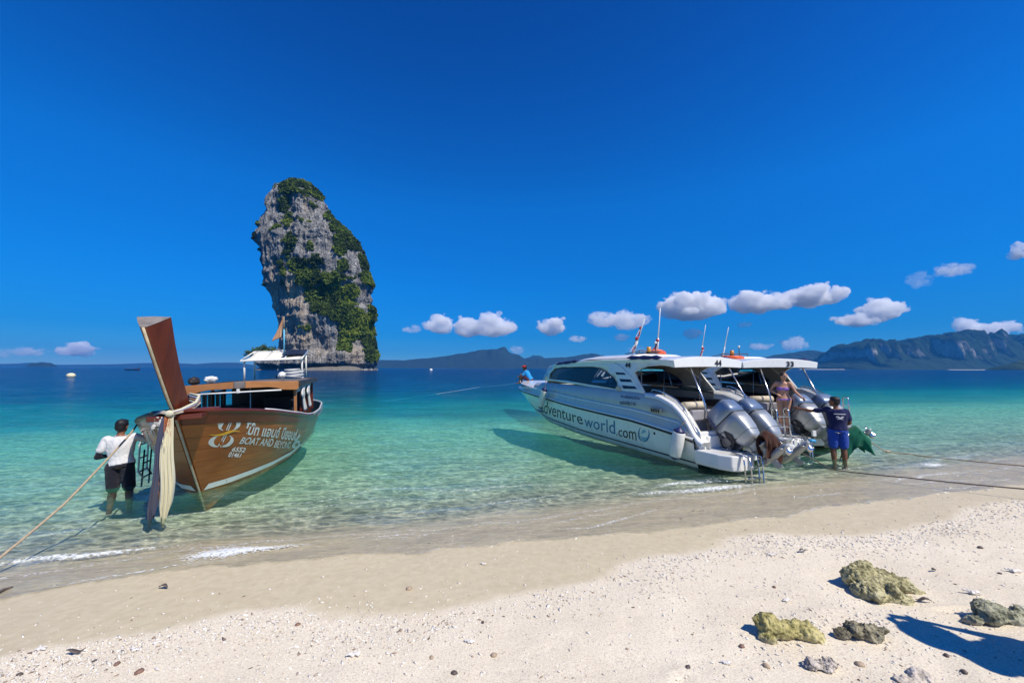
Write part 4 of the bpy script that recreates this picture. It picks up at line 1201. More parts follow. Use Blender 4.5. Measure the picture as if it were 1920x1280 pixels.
lump('plastic_can', Lmat @ LP(3.2, .62, ZT + .12), .08, P_WHITE, 7, (1, 1, 1.1), .4, 'round white container near the right end of the canopy roof', 'container')
m = MB(); m.tube([Vector((.20 * math.cos(t_ * .5), .26 * math.sin(t_ * .5), .02 + .006 * t_)) for t_ in range(38)], .012, 6)
o = m.build('hose', P_WHITE); o.location = Lmat @ LP(3.4, .85, ZT + .02); tag(o, 'coiled white hose at the right end of the canopy roof', 'hose')
# mooring rope running out to the lower left, held by the man
def rope(name, pts, r, mat, label, cat='rope', sag=0.0):
    P = []
    for i in range(len(pts) - 1):
        a, b = Vector(pts[i]), Vector(pts[i + 1]); n = max(4, int((b - a).length / .25))
        for k in range(n):
            f = k / n; P.append(a.lerp(b, f) - Vector((0, 0, sag * 4 * f * (1 - f))))
    P.append(Vector(pts[-1]))
    o = MB().tube(P, r, 7).build(name, mat)
    return tag(o, label, cat)
rope('mooring_rope', [Lmat @ LP(.55, -1.02, 1.12), at_y(240, 818, 5.9), at_y(120, 945, 4.6), at_y(-60, 1092, 3.6)], .013, P_ROPE, 'tan mooring rope stretched from the longtail boat down past the man to the left edge', sag=.012)
# ------------------------------------------------------------------ speedboats
def gel(name, col, rough=.22, var=.06, coat=.6, k=1.5, dirt=None):
    t = NT(name); co = t.coord()
    n = t.noise(co, k, 5, .6); sc = t.noise(t.mapping(co, (.3, 3, 3)), 6, 4, .7)
    c = t.mix(t.ramp(n, [(.3, 0.), (.7, 1.)]), tuple(x * (1 - var) for x in col), col)
    c = t.mix(t.ramp(sc, [(.60, 0.), (.78, .30)]), c, tuple(x * .72 for x in col))
    if dirt:
        g = t.new('ShaderNodeSeparateXYZ'); t.l.new(co, g.inputs[0])
        low = t.ramp(t.math('ADD', g.outputs[2], t.math('MULTIPLY', n, .25)), [(.12, 1.), (.42, 0.)])
        c = t.mix(t.math('MULTIPLY', low, dirt[1]), c, dirt[0])
    return t.done(t.pbr(c, t.math('MULTIPLY_ADD', n, .12, rough), 0, None, .5, Coat_Weight=coat, Coat_Roughness=.06))
G_WHITE = gel('white_gelcoat', (.80, .80, .77))
G_HULL = gel('hull_gelcoat', (.80, .82, .76), dirt=((.50, .52, .36), .55))
G_DECK = gel('blue_grey_gelcoat', (.52, .52, .48))
G_NAVY = paint('navy_rub_strip', (.010, .010, .030), .35, .2, 8)
P_NAVYC = paint('navy_canvas', (.012, .022, .12), .75, .2, 12, bump=.3)
P_ORANGE = paint('orange_buoy_plastic', (.80, .12, .035), .45, .12, 6, dirt=((.4, .1, .05), .4))
P_LINER = paint('grey_cabin_liner', (.36, .35, .32), .6, .10, 3)
P_SEAT = paint('grey_vinyl_seat', (.30, .29, .31), .55, .15, 8)
P_BEIGE = paint('beige_vinyl', (.58, .50, .36), .6, .12, 8)
P_DARKIN = paint('dark_cabin_trim', (.03, .02, .022), .6, .3, 6)
P_INK = paint('black_lettering', (.012, .012, .018), .45, .1, 8)
P_TEAL = paint('teal_lettering', (.02, .17, .34), .45, .1, 8)
P_TEALL = paint('pale_teal_lettering', (.20, .45, .55), .45, .1, 8)
P_NAVYL = paint('navy_lettering', (.02, .04, .14), .5, .1, 8)
P_FEND = paint('white_fender_vinyl', (.78, .76, .70), .5, .10, 9, dirt=((.5, .45, .38), .5))
P_FENDB = paint('navy_fender_end', (.012, .018, .09), .45, .2, 9)
P_AMBER = paint('amber_lens', (.65, .28, .03), .2, .2, 9)
def metal(name, col, rough=.36):
    t = NT(name); co = t.coord(); n = t.noise(co, 3.0, 5, .65)
    c = t.mix(t.ramp(n, [(.3, 0.), (.7, 1.)]), tuple(x * .88 for x in col), col)
    c = t.mix(t.ramp(t.noise(co, 14, 6, .75), [(.62, 0.), (.75, .35)]), c, tuple(x * .6 for x in col))
    return t.done(t.pbr(c, t.math('MULTIPLY_ADD', n, .2, rough - .1), .45, None, .5, Coat_Weight=.5, Coat_Roughness=.05))
M_SILVER = metal('silver_cowl_paint', (.40, .42, .42), .42)
M_BLUES = metal('blue_silver_cowl_paint', (.20, .26, .35), .38)
M_DARKM = metal('dark_engine_metal', (.10, .10, .11), .45)
t = NT('tinted_glass'); gg = t.new('ShaderNodeBsdfGlossy'); gg.inputs['Roughness'].default_value = .02; gg.inputs[0].default_value = (.9, .95, 1, 1)
tt = t.new('ShaderNodeBsdfTransparent'); tt.inputs[0].default_value = (.34, .42, .56, 1)
ff = t.new('ShaderNodeFresnel'); ff.inputs['IOR'].default_value = 1.5
mm_ = t.new('ShaderNodeMixShader'); t.l.new(ff.outputs[0], mm_.inputs[0]); t.l.new(tt.outputs[0], mm_.inputs[1]); t.l.new(gg.outputs[0], mm_.inputs[2])
GLASS = t.done(mm_.outputs[0])

A1 = R(23.5)
f1 = Vector((-math.sin(A1), math.cos(A1), 0)); n1 = Vector((-math.cos(A1), -math.sin(A1), 0))
M1 = Matrix.Translation((4.79, 8.27, 0)) @ Matrix(((f1.x, n1.x, 0, 0), (f1.y, n1.y, 0, 0), (0, 0, 1, 0), (0, 0, 0, 1)))
A2 = R(5)
f2 = Vector((-math.sin(A2), math.cos(A2), 0)); n2 = Vector((-math.cos(A2), -math.sin(A2), 0))
T2 = Vector((6.08, 9.75, 0)) - n2 * 1.3
M2 = Matrix.Translation(T2) @ Matrix(((f2.x, n2.x, 0, 0), (f2.y, n2.y, 0, 0), (0, 0, 1, 0), (0, 0, 0, 1)))

BL = 11.0
def I(s, xs, ys): return float(np.interp(s, xs, ys))
def hr(s): return I(s, [-1.2, 0, 2, 5, 7, 8.5, 9.6, 10.4, 10.85, 11.0], [1.20, 1.28, 1.33, 1.32, 1.20, .96, .66, .36, .15, .03])
def zr(s): return I(s, [-.9, 0, .4, 1.66, 4, 6.6, 11], [.40, .56, .63, .76, .84, .98, 1.12])
def hc(s): return I(s, [-1.2, 0, 4, 6, 7.5, 9, 10, 10.7, 11.0], [1.08, 1.16, 1.18, 1.06, .80, .42, .17, .04, .01])
def zc(s): return I(s, [-.9, 0, 4, 6.5, 8, 9.3, 10.3, 11.0], [.02, .02, .04, .12, .30, .55, .80, 1.02])
def zk(s): return I(s, [-.9, 0, 5, 7, 8.3, 9.4, 10.3, 10.8, 11.0], [-.22, -.30, -.34, -.26, -.05, .30, .68, .90, 1.02])
SS = [0.0, .4, .8, 1.2, 1.8, 2.5, 3.3, 4.1, 5, 5.8, 6.5, 7.2, 7.9, 8.5, 9.1, 9.6, 10, 10.35, 10.6, 10.8, 10.92, 11.0]
def side_y(s, z):
    """outer half-breadth of the hull side between chine and rub strip"""
    a, b = zc(s), zr(s); t_ = min(1, max(0, (z - a) / max(.01, b - a)))
    return hc(s) + (hr(s) - hc(s)) * t_ ** .8 + .015 * math.sin(t_ * math.pi)
def dtop(s):
    """height of the deck side above the band (cabin base)"""
    return I(s, [-.12, 0, .12, .3, .55, .93, 1.25, 3, 6, 7.6, 8.6, 9.6, 10.6, 11], [.50, .60, .78, 1.03, 1.22, 1.36, 1.39, 1.44, 1.47, 1.44, 1.36, 1.30, 1.24, 1.20])
def cab_y(s, z):
    """half-breadth of the cabin side"""
    base = I(s, [-.2, 1.2, 5, 6.5, 7.5, 8.5, 9.5], [1.17, 1.18, 1.14, 1.04, .92, .70, .45])
    return base - .10 * max(0, z - 1.4)
def to_side(M, u, v, side=1):
    """photo point carried onto the cabin side of the boat -> (s, z)"""
    Mi_ = M.inverted(); o_ = Mi_ @ Vector((0, 0, CAM_H)); d_ = Mi_.to_3x3() @ ray(u, v)
    y = 1.15
    for _ in range(12):
        k = (y - o_.y) / d_.y; p = o_ + d_ * k; y = cab_y(p.x, p.z)
    return (p.x, p.z)
def to_hull(M, u, v):
    Mi_ = M.inverted(); o_ = Mi_ @ Vector((0, 0, CAM_H)); d_ = Mi_.to_3x3() @ ray(u, v); y = 1.2
    for _ in range(30):
        k = (y - o_.y) / d_.y; p = o_ + d_ * k; y = .5 * y + .5 * side_y(p.x, p.z)
    return (p.x, p.z)
OUT_PX = [(1018, 713), (1024, 697), (1031, 686), (1045, 680), (1090, 677.5), (1148, 676.5), (1239, 677), (1239, 683), (1217, 685), (1202, 689.5), (1189, 698), (1196, 713), (1211, 741), (1190, 738.5), (1158, 732.5), (1090, 722), (1040, 714)]
WIN_PX = [(1030.5, 709), (1032, 701), (1040, 692), (1056, 689), (1090, 688.5), (1112, 688.5), (1126, 691), (1138, 698), (1150, 708), (1156, 717), (1157, 724), (1153, 727.5), (1122, 722), (1080, 715)]
V1_PX = [(1153.5, 697.5), (1170, 698.5), (1174, 702.5), (1156, 702)]
V2_PX = [(1161, 710), (1182, 711), (1186, 716), (1164, 715.5)]
V3_PX = [(1166, 722), (1190, 724), (1195, 729), (1169, 728.5)]
sm = lambda L: [to_side(M1, *p) for p in L]
OUT_S, WIN_S, VS = sm(OUT_PX), sm(WIN_PX), [sm(V1_PX), sm(V2_PX), sm(V3_PX)]
print('cabin outline', [(round(a, 2), round(b, 2)) for a, b in OUT_S])
print('window', [(round(a, 2), round(b, 2)) for a, b in WIN_S])
ZROOF = 2.20

def hull_text(root, body, corners, mat, M=M1, bold=.0, spacing=1.0, name='lettering', surf='hull', off=.006, pts=None):
    V, F = pts if pts else text_mesh(body, 1, 0, 'LEFT', bold, spacing)
    cn = [Vector(to_hull(M, *p) if surf == 'hull' else to_side(M, *p)) for p in corners]
    xs = [v[0] for v in V]; ys = [v[1] for v in V]; x0, x1, y0, y1 = min(xs), max(xs), min(ys), max(ys)
    P = []
    for v in V:
        a, b = (v[0] - x0) / (x1 - x0), (v[1] - y0) / (y1 - y0)
        w_ = (cn[0] * (1 - a) + cn[1] * a) * (1 - b) + (cn[3] * (1 - a) + cn[2] * a) * b
        yy = side_y(w_.x, w_.y) if surf == 'hull' else cab_y(w_.x, w_.y)
        P.append((w_.x, yy + off, w_.y))
    m = MB(); m.add(P, F); return m.build(name, mat, root)

def make_motor(parent, y, tilt, aftx, turn=0.0, cover=None, zc_=.92):
    """outboard: cowl with its covers as children, in its own axes: +z along the shaft towards the cowl top"""
    root_m = Matrix.Translation((aftx, y, zc_)) @ Matrix.Rotation(R(turn), 4, 'Z') @ Matrix.Rotation(R(tilt), 4, 'Y')
    def ring(w, cx_, hx, hy, pw=.55, n=24):
        pw = pw * .82
        P = []
        for k in range(n):
            a = 2 * math.pi * k / n; c_, s_ = math.cos(a), math.sin(a)
            P.append((cx_ + hx * math.copysign(abs(c_) ** pw, c_), hy * math.copysign(abs(s_) ** pw, s_), w))
        return P
    # local x: aft is negative; z up the shaft
    cowl = [ring(.50, -.02, .05, .03, .8), ring(.505, -.02, .22, .15, .6), ring(.48, -.02, .32, .21, .55), ring(.40, -.02, .375, .245, .5), ring(.22, -.02, .395, .265, .48), ring(.06, -.03, .39, .268, .48)]
    m = MB(); m.loft(cowl, 0, closed=True, caps=True)
    top = m.build('outboard_motor', M_BLUES, parent)
    top.matrix_local = root_m @ Matrix.Scale(.80, 4)
    m = MB(); m.loft([ring(.055, -.03, .385, .262, .48), ring(.03, -.03, .385, .262, .48)], 0, closed=True); m.build('cowl_band', BLACK, top)
    m = MB(); m.loft([ring(.028, -.03, .392, .268, .48), ring(-.15, -.05, .385, .26, .5), ring(-.36, -.09, .33, .235, .52), ring(-.56, -.13, .25, .19, .55), ring(-.72, -.15, .19, .13, .6)], 0, closed=True, caps=True)
    m.build('lower_cowl', M_SILVER, top)
    m = MB(); m.loft([ring(.47, -.12, .14, .155, .6), ring(.485, -.16, .10, .12, .6), ring(.535, -.16, .05, .08, .7)], 0, closed=True, caps=True); m.build('air_intake', M_DARKM, top)
    m = MB(); m.loft([ring(-.66, -.15, .185, .125, .65), ring(-.76, -.17, .17, .10, .7), ring(-.84, -.18, .20, .08, .7), ring(-.86, -.20, .29, .15, .6), ring(-.88, -.20, .29, .15, .6), ring(-.90, -.18, .18, .07, .8), ring(-1.02, -.17, .16, .06, .9), ring(-1.10, -.17, .16, .06, .9)], 0, closed=True, caps=True)
    m.build('leg', M_SILVER, top)
    m = MB()
    gc = []
    for x, r_ in ((.26, .01), (.22, .05), (.12, .075), (-.10, .088), (-.32, .082), (-.42, .07), (-.55, .05), (-.60, .02)):
        gc.append([(x - .17, r_ * math.cos(2 * math.pi * k / 14), -1.16 + r_ * math.sin(2 * math.pi * k / 14)) for k in range(14)])
    m.loft(gc, 0, closed=True, caps=True)
    m.add([(.02 - .17, .012, -1.20), (-.30, .012, -1.22), (-.34, .006, -1.44), (-.20, .006, -1.42), (.02 - .17, -.012, -1.20), (-.30, -.012, -1.22), (-.34, -.006, -1.44), (-.20, -.006, -1.42)], [(0, 1, 2, 3), (7, 6, 5, 4), (0, 4, 5, 1), (1, 5, 6, 2), (2, 6, 7, 3), (3, 7, 4, 0)])
    m.build('gearcase', M_SILVER, top)
    m = MB()
    for k in range(3):
        a0_ = k * 2 * math.pi / 3; rows = []
        for i in range(6):
            r_ = .05 + .135 * i / 5; w_ = [.5, .75, .9, .9, .7, .3][i]
            rows.append([(-.64 + .05 * j, r_ * math.cos(a0_ + j * w_ * .55), -1.16 + r_ * math.sin(a0_ + j * w_ * .55)) for j in (-1, 0, 1)])
        m.loft(rows, 0)
    o = m.build('propeller', STEEL, top); o.modifiers.new('solid', 'SOLIDIFY').thickness = .008
    m = MB(); m.box((.36, 0, -.30), (.10, .34, .50)); m.box((.30, 0, -.10), (.16, .22, .14)); m.box((.18, .0, -.50), (.30, .16, .30)); m.tube([(.30, .14, .0), (.42, .14, -.55)], .03, 8); m.tube([(.30, -.14, .0), (.42, -.14, -.55)], .03, 8); m.tube([(.2, .0, -.75), (.40, 0, -.5)], .05, 8)
    for yy in (-.20, .20): m.box((.16, yy, -.36), (.34, .03, .22))
    m.build('mounting_bracket', M_DARKM, top, bevel=.008)
    m = MB(); m.loft([ring(-.455, -.11, .298, .217, .52), ring(-.462, -.11, .298, .217, .52)], 0, closed=True); m.build('seam', BLACK, top)
    for sd in (1, -1):
        m = MB(); m.add([(x, sd * yy, z) for x, yy, z in ((.30, .225, -.12), (.10, .262, -.16), (.02, .250, -.34), (.10, .226, -.52), (.30, .17, -.56), (.34, .15, -.2))], [list(range(6))]); o = m.build('recess_shade', BLACK, top); o.modifiers.new('solid', 'SOLIDIFY').thickness = .02  # flat black plate, its colour stands in for the shade inside an opening
        m = MB(); m.tube([(-.30, sd * .16, .30), (-.36, sd * .19, .02), (-.33, sd * .17, -.30), (-.26, sd * .13, -.60)], [.012, .020, .018, .008], 6); m.build('body_crease', M_SILVER, top)
        m = MB(); m.tube([(.36, sd * .05, .1), (.44, sd * .09, -.10), (.52, sd * .12, -.30), (.50, sd * .08, -.46)], .018, 6); m.build('hose', BLACK, top)
    # model lettering up the side of the cowl
    V, F = text_mesh('HONDA', 1, .0, 'LEFT', .03)
    xs = [v[0] for v in V]; ys = [v[1] for v in V]
    for sd in (1, -1):
        m = MB(); m.add([(-.02 + .30 * .0 + (.33 - .085 * ((v[1] - min(ys)) / (max(ys) - min(ys)))) * 1.0 if False else .28 - .075 * (v[1] - min(ys)) / (max(ys) - min(ys)) * 1.0, sd * .2705, .40 - .40 * (v[0] - min(xs)) / (max(xs) - min(xs)) if sd > 0 else .0 + .40 * (v[0] - min(xs)) / (max(xs) - min(xs))) for v in V], F)
        m.build('lettering', P_NAVYL, top)
    return top

def speedboat(M, number, label, first):
    B = empty('speedboat', mat=M)
    tag(B, label, 'speedboat', 'white passenger speedboats moored stern to the beach')
    # hull: bottom, sides
    for sd in (1, -1):
        m = MB()
        m.loft([[(s, 0, zk(s)), (s, sd * hc(s) * .5, (zk(s) * .55 + zc(s) * .45)), (s, sd * hc(s), zc(s))] for s in SS], 0)
        m.loft([[(s, sd * (side_y(s, zc(s) + (zr(s) - zc(s)) * q)), zc(s) + (zr(s) - zc(s)) * q) for q in (0, .06, .25, .5, .75, 1)] for s in SS], 0)
        m.build('hull', G_HULL, B, weld=.001)
        m = MB(); m.loft([[(s, sd * (side_y(s, zz) + .004), zz) for zz in (zc(s) + .085 + .05 * min(1, s / 5), zc(s) + .115 + .05 * min(1, s / 5))] for s in SS[:14]], 0); m.build('boot_stripe', BLACK, B)
        # dark rub strip
        m = MB(); m.loft([[(s, sd * (hr(s) - .005), zr(s) - .045), (s, sd * (hr(s) + .028), zr(s) - .035), (s, sd * (hr(s) + .030), zr(s) - .002), (s, sd * (hr(s) + .004), zr(s) + .008)] for s in SS], 0); m.build('rub_strip', G_NAVY, B)
        m = MB(); m.loft([[(s, sd * (hr(s) + .004), zr(s) + .008), (s, sd * (hr(s) + .024), zr(s) + .012), (s, sd * (hr(s) + .02), zr(s) + .045), (s, sd * (hr(s) - .01), zr(s) + .055)] for s in SS], 0); m.build('rub_trim', G_WHITE, B)
        # band above it, with a ridge line
        def bt(s): return zr(s) + min(.25, max(.02, (dtop(s) - zr(s)) * .55)) * (1 if s > .3 else .6)
        m = MB(); m.loft([[(s, sd * (hr(s) - .01), zr(s) + .05), (s, sd * (max(.005, hr(s) - .045)), bt(s) - .02)] for s in SS], 0); m.build('side_band', G_DECK, B)
        m = MB(); m.loft([[(s, sd * (max(.005, hr(s) - .045)), bt(s) - .02), (s, sd * max(.004, hr(s) - .030), bt(s) - .005), (s, sd * max(.003, hr(s) - .04), bt(s) + .015), (s, sd * max(.002, hr(s) - .075), bt(s) + .02)] for s in SS], 0); m.build('deck_ridge', G_WHITE, B)
        # deck side up to the cabin
        rows = []
        SD = [-.12, 0, .12, .3, .45, .6, .8, 1.0, 1.25, 1.8, 2.5, 3.3, 4.1, 5, 5.8, 6.5, 7.0, 7.5]
        for s in SD:
            y0, y1 = hr(s) - .075, cab_y(s, dtop(s)) + .02; z0, z1 = min(bt(s) + .02, dtop(s) - .02), dtop(s)
            rows.append([(s, sd * (y0 + (y1 - y0) * q - .0 + .035 * math.sin(q * math.pi)), z0 + (z1 - z0) * q) for q in (0, .25, .5, .75, 1)] + [(s, sd * (y1 - .035), z1 + .025), (s, sd * (y1 - .10), z1 + .02)])
        m = MB(); m.loft(rows, 0); m.build('deck_side', G_DECK, B)
        # broad white edge sweeping down to the platform
        m = MB(); rows = []
        for s in np.linspace(-.16, 1.35, 16):
            y1 = cab_y(s, 1.2) + .035; z1 = dtop(s) if s > -.12 else .5
            rows.append([(s - .0, sd * (y1 + .045), z1 - .05), (s, sd * (y1 + .05), z1 + .02), (s, sd * (y1 - .02), z1 + .05), (s, sd * (y1 - .20), z1 + .045), (s, sd * (y1 - .22), z1 - .15)])
        m.loft(rows, 0); m.build('quarter_coaming', G_WHITE, B)
        pts = [(s, sd * (cab_y(s, 1.2) - .03), dtop(s) + .13) for s in np.linspace(-.02, 1.2, 12)]
        pts = [(-.06, sd * 1.14, .52)] + pts + [(1.30, sd * 1.14, 1.42)]
        m = MB(); m.tube(pts, .016, 8)
        m.tube([(.02, sd * 1.10, .56)] + [(s + .03, sd * (cab_y(s, 1.2) - .09), dtop(s) + .10) for s in np.linspace(.05, 1.15, 10)], .014, 8)
        for s in (.35, .85): m.tube([(s, sd * (cab_y(s, 1.2) - .03), dtop(s) + .02), (s, sd * (cab_y(s, 1.2) - .03), dtop(s) + .14)], .012, 6)
        m.build('grab_rail', STEEL, B)
    # swim platform across the stern
    m = MB(); ol = [(0, 1.27), (-.50, 1.24), (-.72, 1.14), (-.78, 1.00), (-.78, .62), (-.70, .58), (-.30, .56), (-.30, -.95), (-.45, -.98), (-.50, -1.05), (-.48, -1.12), (-.35, -1.22), (0, -1.27)]
    n = len(ol)
    for z0, z1, ins in ((.12, .40, 0),):
        V = [(x, y * .985, z0) for x, y in ol] + [(x, y, z0 + .08) for x, y in ol] + [(x, y, z1) for x, y in ol]
        m.add(V, [list(range(n))] + [list(range(2 * n, 3 * n))] + [(k * n + i, k * n + (i + 1) % n, (k + 1) * n + (i + 1) % n, (k + 1) * n + i) for k in (0, 1) for i in range(n)])
    m.build('swim_platform', G_WHITE, B, bevel=.02)
    m = MB(); m.box((.03, 0, .42), (.10, 2.3, .62)); m.box((.0, .0, .52), (.14, 1.9, .25)); m.build('transom', G_WHITE, B, bevel=.02)
    m = MB(); m.loft([[(s, y, .42) for y in (-1.1, 0, 1.1)] for s in (.05, 3.5, 7.4)], 0); m.build('cockpit_floor', P_LINER, B)
    # foredeck
    m = MB(); m.loft([[(s, y * max(.004, hr(s) - .072), (zr(s) + .25) + (1.0 - abs(y) ** 2.2) * I(s, [7.2, 8.6, 10.2, 11], [.26, .20, .10, .02])) for y in np.linspace(-1, 1, 13)] for s in [7.2, 7.9, 8.5, 9.1, 9.6, 10, 10.35, 10.6, 10.8, 10.92, 11.0]], 0); m.build('foredeck', G_WHITE, B)
    m = MB()
    m.tube([(10.75, .10, 1.36), (10.9, .05, 1.46), (10.9, -.05, 1.46), (10.75, -.10, 1.36)], .014, 6); m.build('bow_cleat', STEEL, B)
    # cabin sides with window openings, glass and vents
    for sd in (1, -1):
        mp = (lambda s, z: (s, cab_y(s, z), z)) if sd > 0 else (lambda s, z: (s, -cab_y(s, z), z))
        panel('cabin_side', OUT_S, [WIN_S], mp, G_WHITE if sd > 0 else P_LINER, B, step=.22, thick=.05 * sd)
        gp = (lambda s, z: (s, cab_y(s, z) - .022, z)) if sd > 0 else (lambda s, z: (s, -cab_y(s, z) + .022, z))
        cs = sum(p[0] for p in WIN_S) / len(WIN_S); cz = sum(p[1] for p in WIN_S) / len(WIN_S)
        panel('side_window', [(cs + (a - cs) * 1.01, cz + (b - cz) * 1.02) for a, b in WIN_S], [], gp, GLASS, B, step=.5, thick=0)
        m = MB(); pts = [Vector((a, sd * (cab_y(a, b) + .006), b)) for a, b in WIN_S]; m.tube(pts, .013, 6, closed=True); m.build('window_seal', BLACK, B)
        for vv_ in VS:
            m = MB(); V = [(a, sd * (cab_y(a, b) + .003), b) for a, b in vv_] + [(a, sd * (cab_y(a, b) - .01), b) for a, b in vv_]
            m.add(V, [(0, 1, 2, 3), (0, 4, 5, 1), (1, 5, 6, 2), (2, 6, 7, 3), (3, 7, 4, 0)]); m.build('side_vent', G_NAVY, B)
        # raised moulding along the aft edge of the arch
        A_ = [Vector(p) for p in [to_side(M1, 1150, 678), to_side(M1, 1166, 688), to_side(M1, 1180, 703), to_side(M1, 1191, 715)]]
        m = MB(); m.tube([(a.x, sd * (cab_y(a.x, a.y) + .006), a.y) for a in A_], [.012, .020, .020, .010], 6); m.build('arch_moulding', G_WHITE, B)
        E_ = [Vector(p) for p in OUT_S[6:13]]
        m = MB(); m.tube([(a.x, sd * cab_y(a.x, a.y), a.y) for a in E_], .018, 6); m.build('arch_edge', G_WHITE, B)
        m = MB(); a_ = to_side(M1, 1161, 728); m.box((a_[0], sd * 1.19, a_[1]), (.16, .02, .10)); m.build('plate', P_BEIGE, B)
    # windscreen
    s0 = max(p[0] for p in OUT_S)
    m = MB(); m.loft([[(s0 + .15 - .9 * q - .35 * abs(y) ** 2, y * (cab_y(s0 - .9 * q, 1.5) - .02), 1.42 + (ZROOF - 1.50) * q) for y in np.linspace(-1, 1, 11)] for q in (0, .5, 1)], 0); m.build('windscreen', GLASS, B)
    m = MB(); m.loft([[(s0 + .20 - .35 * abs(y) ** 2, y * (cab_y(s0, 1.5)), zz) for y in np.linspace(-1, 1, 11)] for zz in (1.25, 1.45)], 0); m.build('windscreen_base', G_WHITE, B)
    # roof: front part low, rear part raised, thick rear edge
    RS = [.62, .66, .8, 1.5, 2.6, 3.2, 4.5, 5.6, 6.3]
    def ry(s): return I(s, [.62, .9, 2, 5, 6.3], [1.10, 1.155, 1.155, 1.09, .95])
    def rz(s): return ZROOF + I(s, [.62, .8, 3.0, 4.5, 6.3], [-.02, .0, .035, .0, -.10])
    m = MB(); rings = []
    for s in RS:
        Y_ = np.linspace(-1, 1, 15)
        topr = [(s, y * ry(s), rz(s) + .09 * (1 - abs(y) ** 2.5) - .0) for y in Y_]
        botr = [(s, y * (ry(s) - .03), rz(s) - I(s, [.7, 1.3], [.16, .07]) + .02 * (1 - y * y)) for y in Y_[::-1]]
        rings.append(topr + botr)
    m.loft(rings, 0, closed=True, caps=True, smooth=False)
    m.build('roof', G_WHITE, B, bevel=.012)
    m = MB(); rings = []
    for s in (2.1, 2.2, 3.8, 4.4, 4.5):
        k_ = {2.1: .4, 2.2: 1, 3.8: 1, 4.4: .6, 4.5: .2}[s]
        rings.append([(s, y * .98, rz(s) + .05 + .11 * k_ * (1 - abs(y) ** 6)) for y in np.linspace(-1, 1, 13)])
    m.loft(rings, 0, smooth=False); m.build('roof_hatch', G_WHITE, B)
    m = MB(); m.loft([[(s, y * (cab_y(s, 2.0) - .06), ZROOF - .13) for y in (-1, 0, 1)] for s in (.75, 3, 6.1)], 0); m.build('headliner', P_LINER, B)
    for sd in (1, -1):
        for (sa, sb_, zz) in ((.95, 2.05, .05), (4.4, 5.9, .02)):
            m = MB(); rings = []
            for i in range(9):
                s = sa + (sb_ - sa) * i / 8; k_ = .8 + .2 * math.sin(i * 2.1)
                e_ = .3 if i in (0, 8) else 1
                rings.append([(s, sd * (ry(s) - .02 + .045 * math.cos(a)), rz(s) + zz + .058 * k_ * e_ * math.sin(a)) for a in np.linspace(0, 2 * math.pi, 11)[:-1]])
            m.loft(rings, 0, closed=True, caps=True); m.build('rolled_side_cover', P_NAVYC, B)
    # stern poles from the roof corner to the deck
    for y in (.62, -.72):
        m = MB(); m.tube([(.70, y * .92, ZROOF - .08), (.30, y, 1.35), (.10, y * 1.02, .72)], .020, 8); m.box((.70, y * .92, ZROOF - .10), (.10, .09, .05)); m.build('roof_pole', STEEL, B)
    # cockpit: seats, dark recess below side decks, helm
    m = MB(); m.box((.55, .70, .90), (.46, .60, .10)); m.box((.30, .70, 1.02), (.10, .60, .22)); m.build('stern_seat', P_SEAT, B, bevel=.03)
    m = MB(); m.tube([(.50, .98, 1.20), (.50, .40, 1.20)], .085, 12); m.build('seat_roll', P_BEIGE, B)
    m = MB(); m.box((.55, .70, .66), (.40, .50, .42)); m.build('seat_base', P_SEAT, B, bevel=.02)
    m = MB(); m.box((.55, -.30, .78), (.46, 1.1, .10)); m.box((.55, -.3, .58), (.40, 1.0, .32)); m.build('stern_seat', P_SEAT, B, bevel=.03)
    for s in (2.4, 3.6, 4.8):
        for sd in (1, -1): MB().box((s, sd * .80, .78), (1.0, .5, .10)).box((s, sd * 1.02, 1.0), (1.0, .09, .36)).box((s, sd * .8, .58), (.9, .4, .3)).build('bench_seat', P_DARKIN, B, bevel=.02)
    m = MB(); m.box((5.6, 0, .95), (.25, 1.9, 1.0)); m.build('helm_console', P_DARKIN, B, bevel=.03)
    for sd in (1, -1):
        m = MB(); m.loft([[(s, sd * (cab_y(s, 1.2) - .11), zz) for zz in (.45, .9, dtop(s) - .03)] for s in np.linspace(.35, 6, 10)], 0); m.build('side_lining', P_LINER if first else P_LINER, B)
        m = MB(); m.box((2.6, sd * 1.03, 1.12), (3.2, .04, .16)); m.build('side_locker', P_DARKIN, B)
        m = MB()
        for s in (1.75, 3.0): m.tube([(s, sd * .95, .6), (s, sd * 1.0, ZROOF - .15)], .014, 6)
        m.tube([(1.75, sd * 1.0, 1.52), (4.4, sd * 1.0, 1.55)], .012, 6); m.build('hand_rail', STEEL, B)
    # guard hoops round the stern
    m = MB()
    for y0, y1 in ((.62, 1.00),):
        for k, xx in enumerate((-.84, -.94)):
            m.tube([(-.60, y0 + .03 * k, .44), (xx, y0 + .03 * k, .40), (xx - .02, y0 + .03 * k, .24), (xx - .03, y0 + .03 * k, -.08), (xx - .02, y0 + .10, -.14), (xx - .02, y1 - .10, -.14), (xx - .03, y1 - .03 * k, -.08), (xx - .02, y1 - .03 * k, .24), (xx, y1 - .03 * k, .40), (-.60, y1 - .03 * k, .44)], .014, 8)
        for zz in (.22, .02): m.tube([(-.9, y0 + .02, zz), (-.9, y1 - .02, zz)], .012, 6)
        m.tube([(-.98, y0 + .04, -.16), (-1.02, (y0 + y1) / 2, -.18), (-.98, y1 - .04, -.16)], .026, 8, 1)
    m.build('stern_ladder', [STEEL, BLACK], B)
    # roof gear: frame, beacon, aerials, light
    m = MB()
    m.tube([(2.3, .55, ZROOF + .16), (2.3, .55, ZROOF + .27), (2.3, -.30, ZROOF + .27), (2.3, -.30, ZROOF + .16)], .016, 6); m.tube([(2.9, .5, ZROOF + .2), (2.3, .5, ZROOF + .27)], .014, 6); m.box((2.45, .15, ZROOF + .20), (.3, .5, .05))
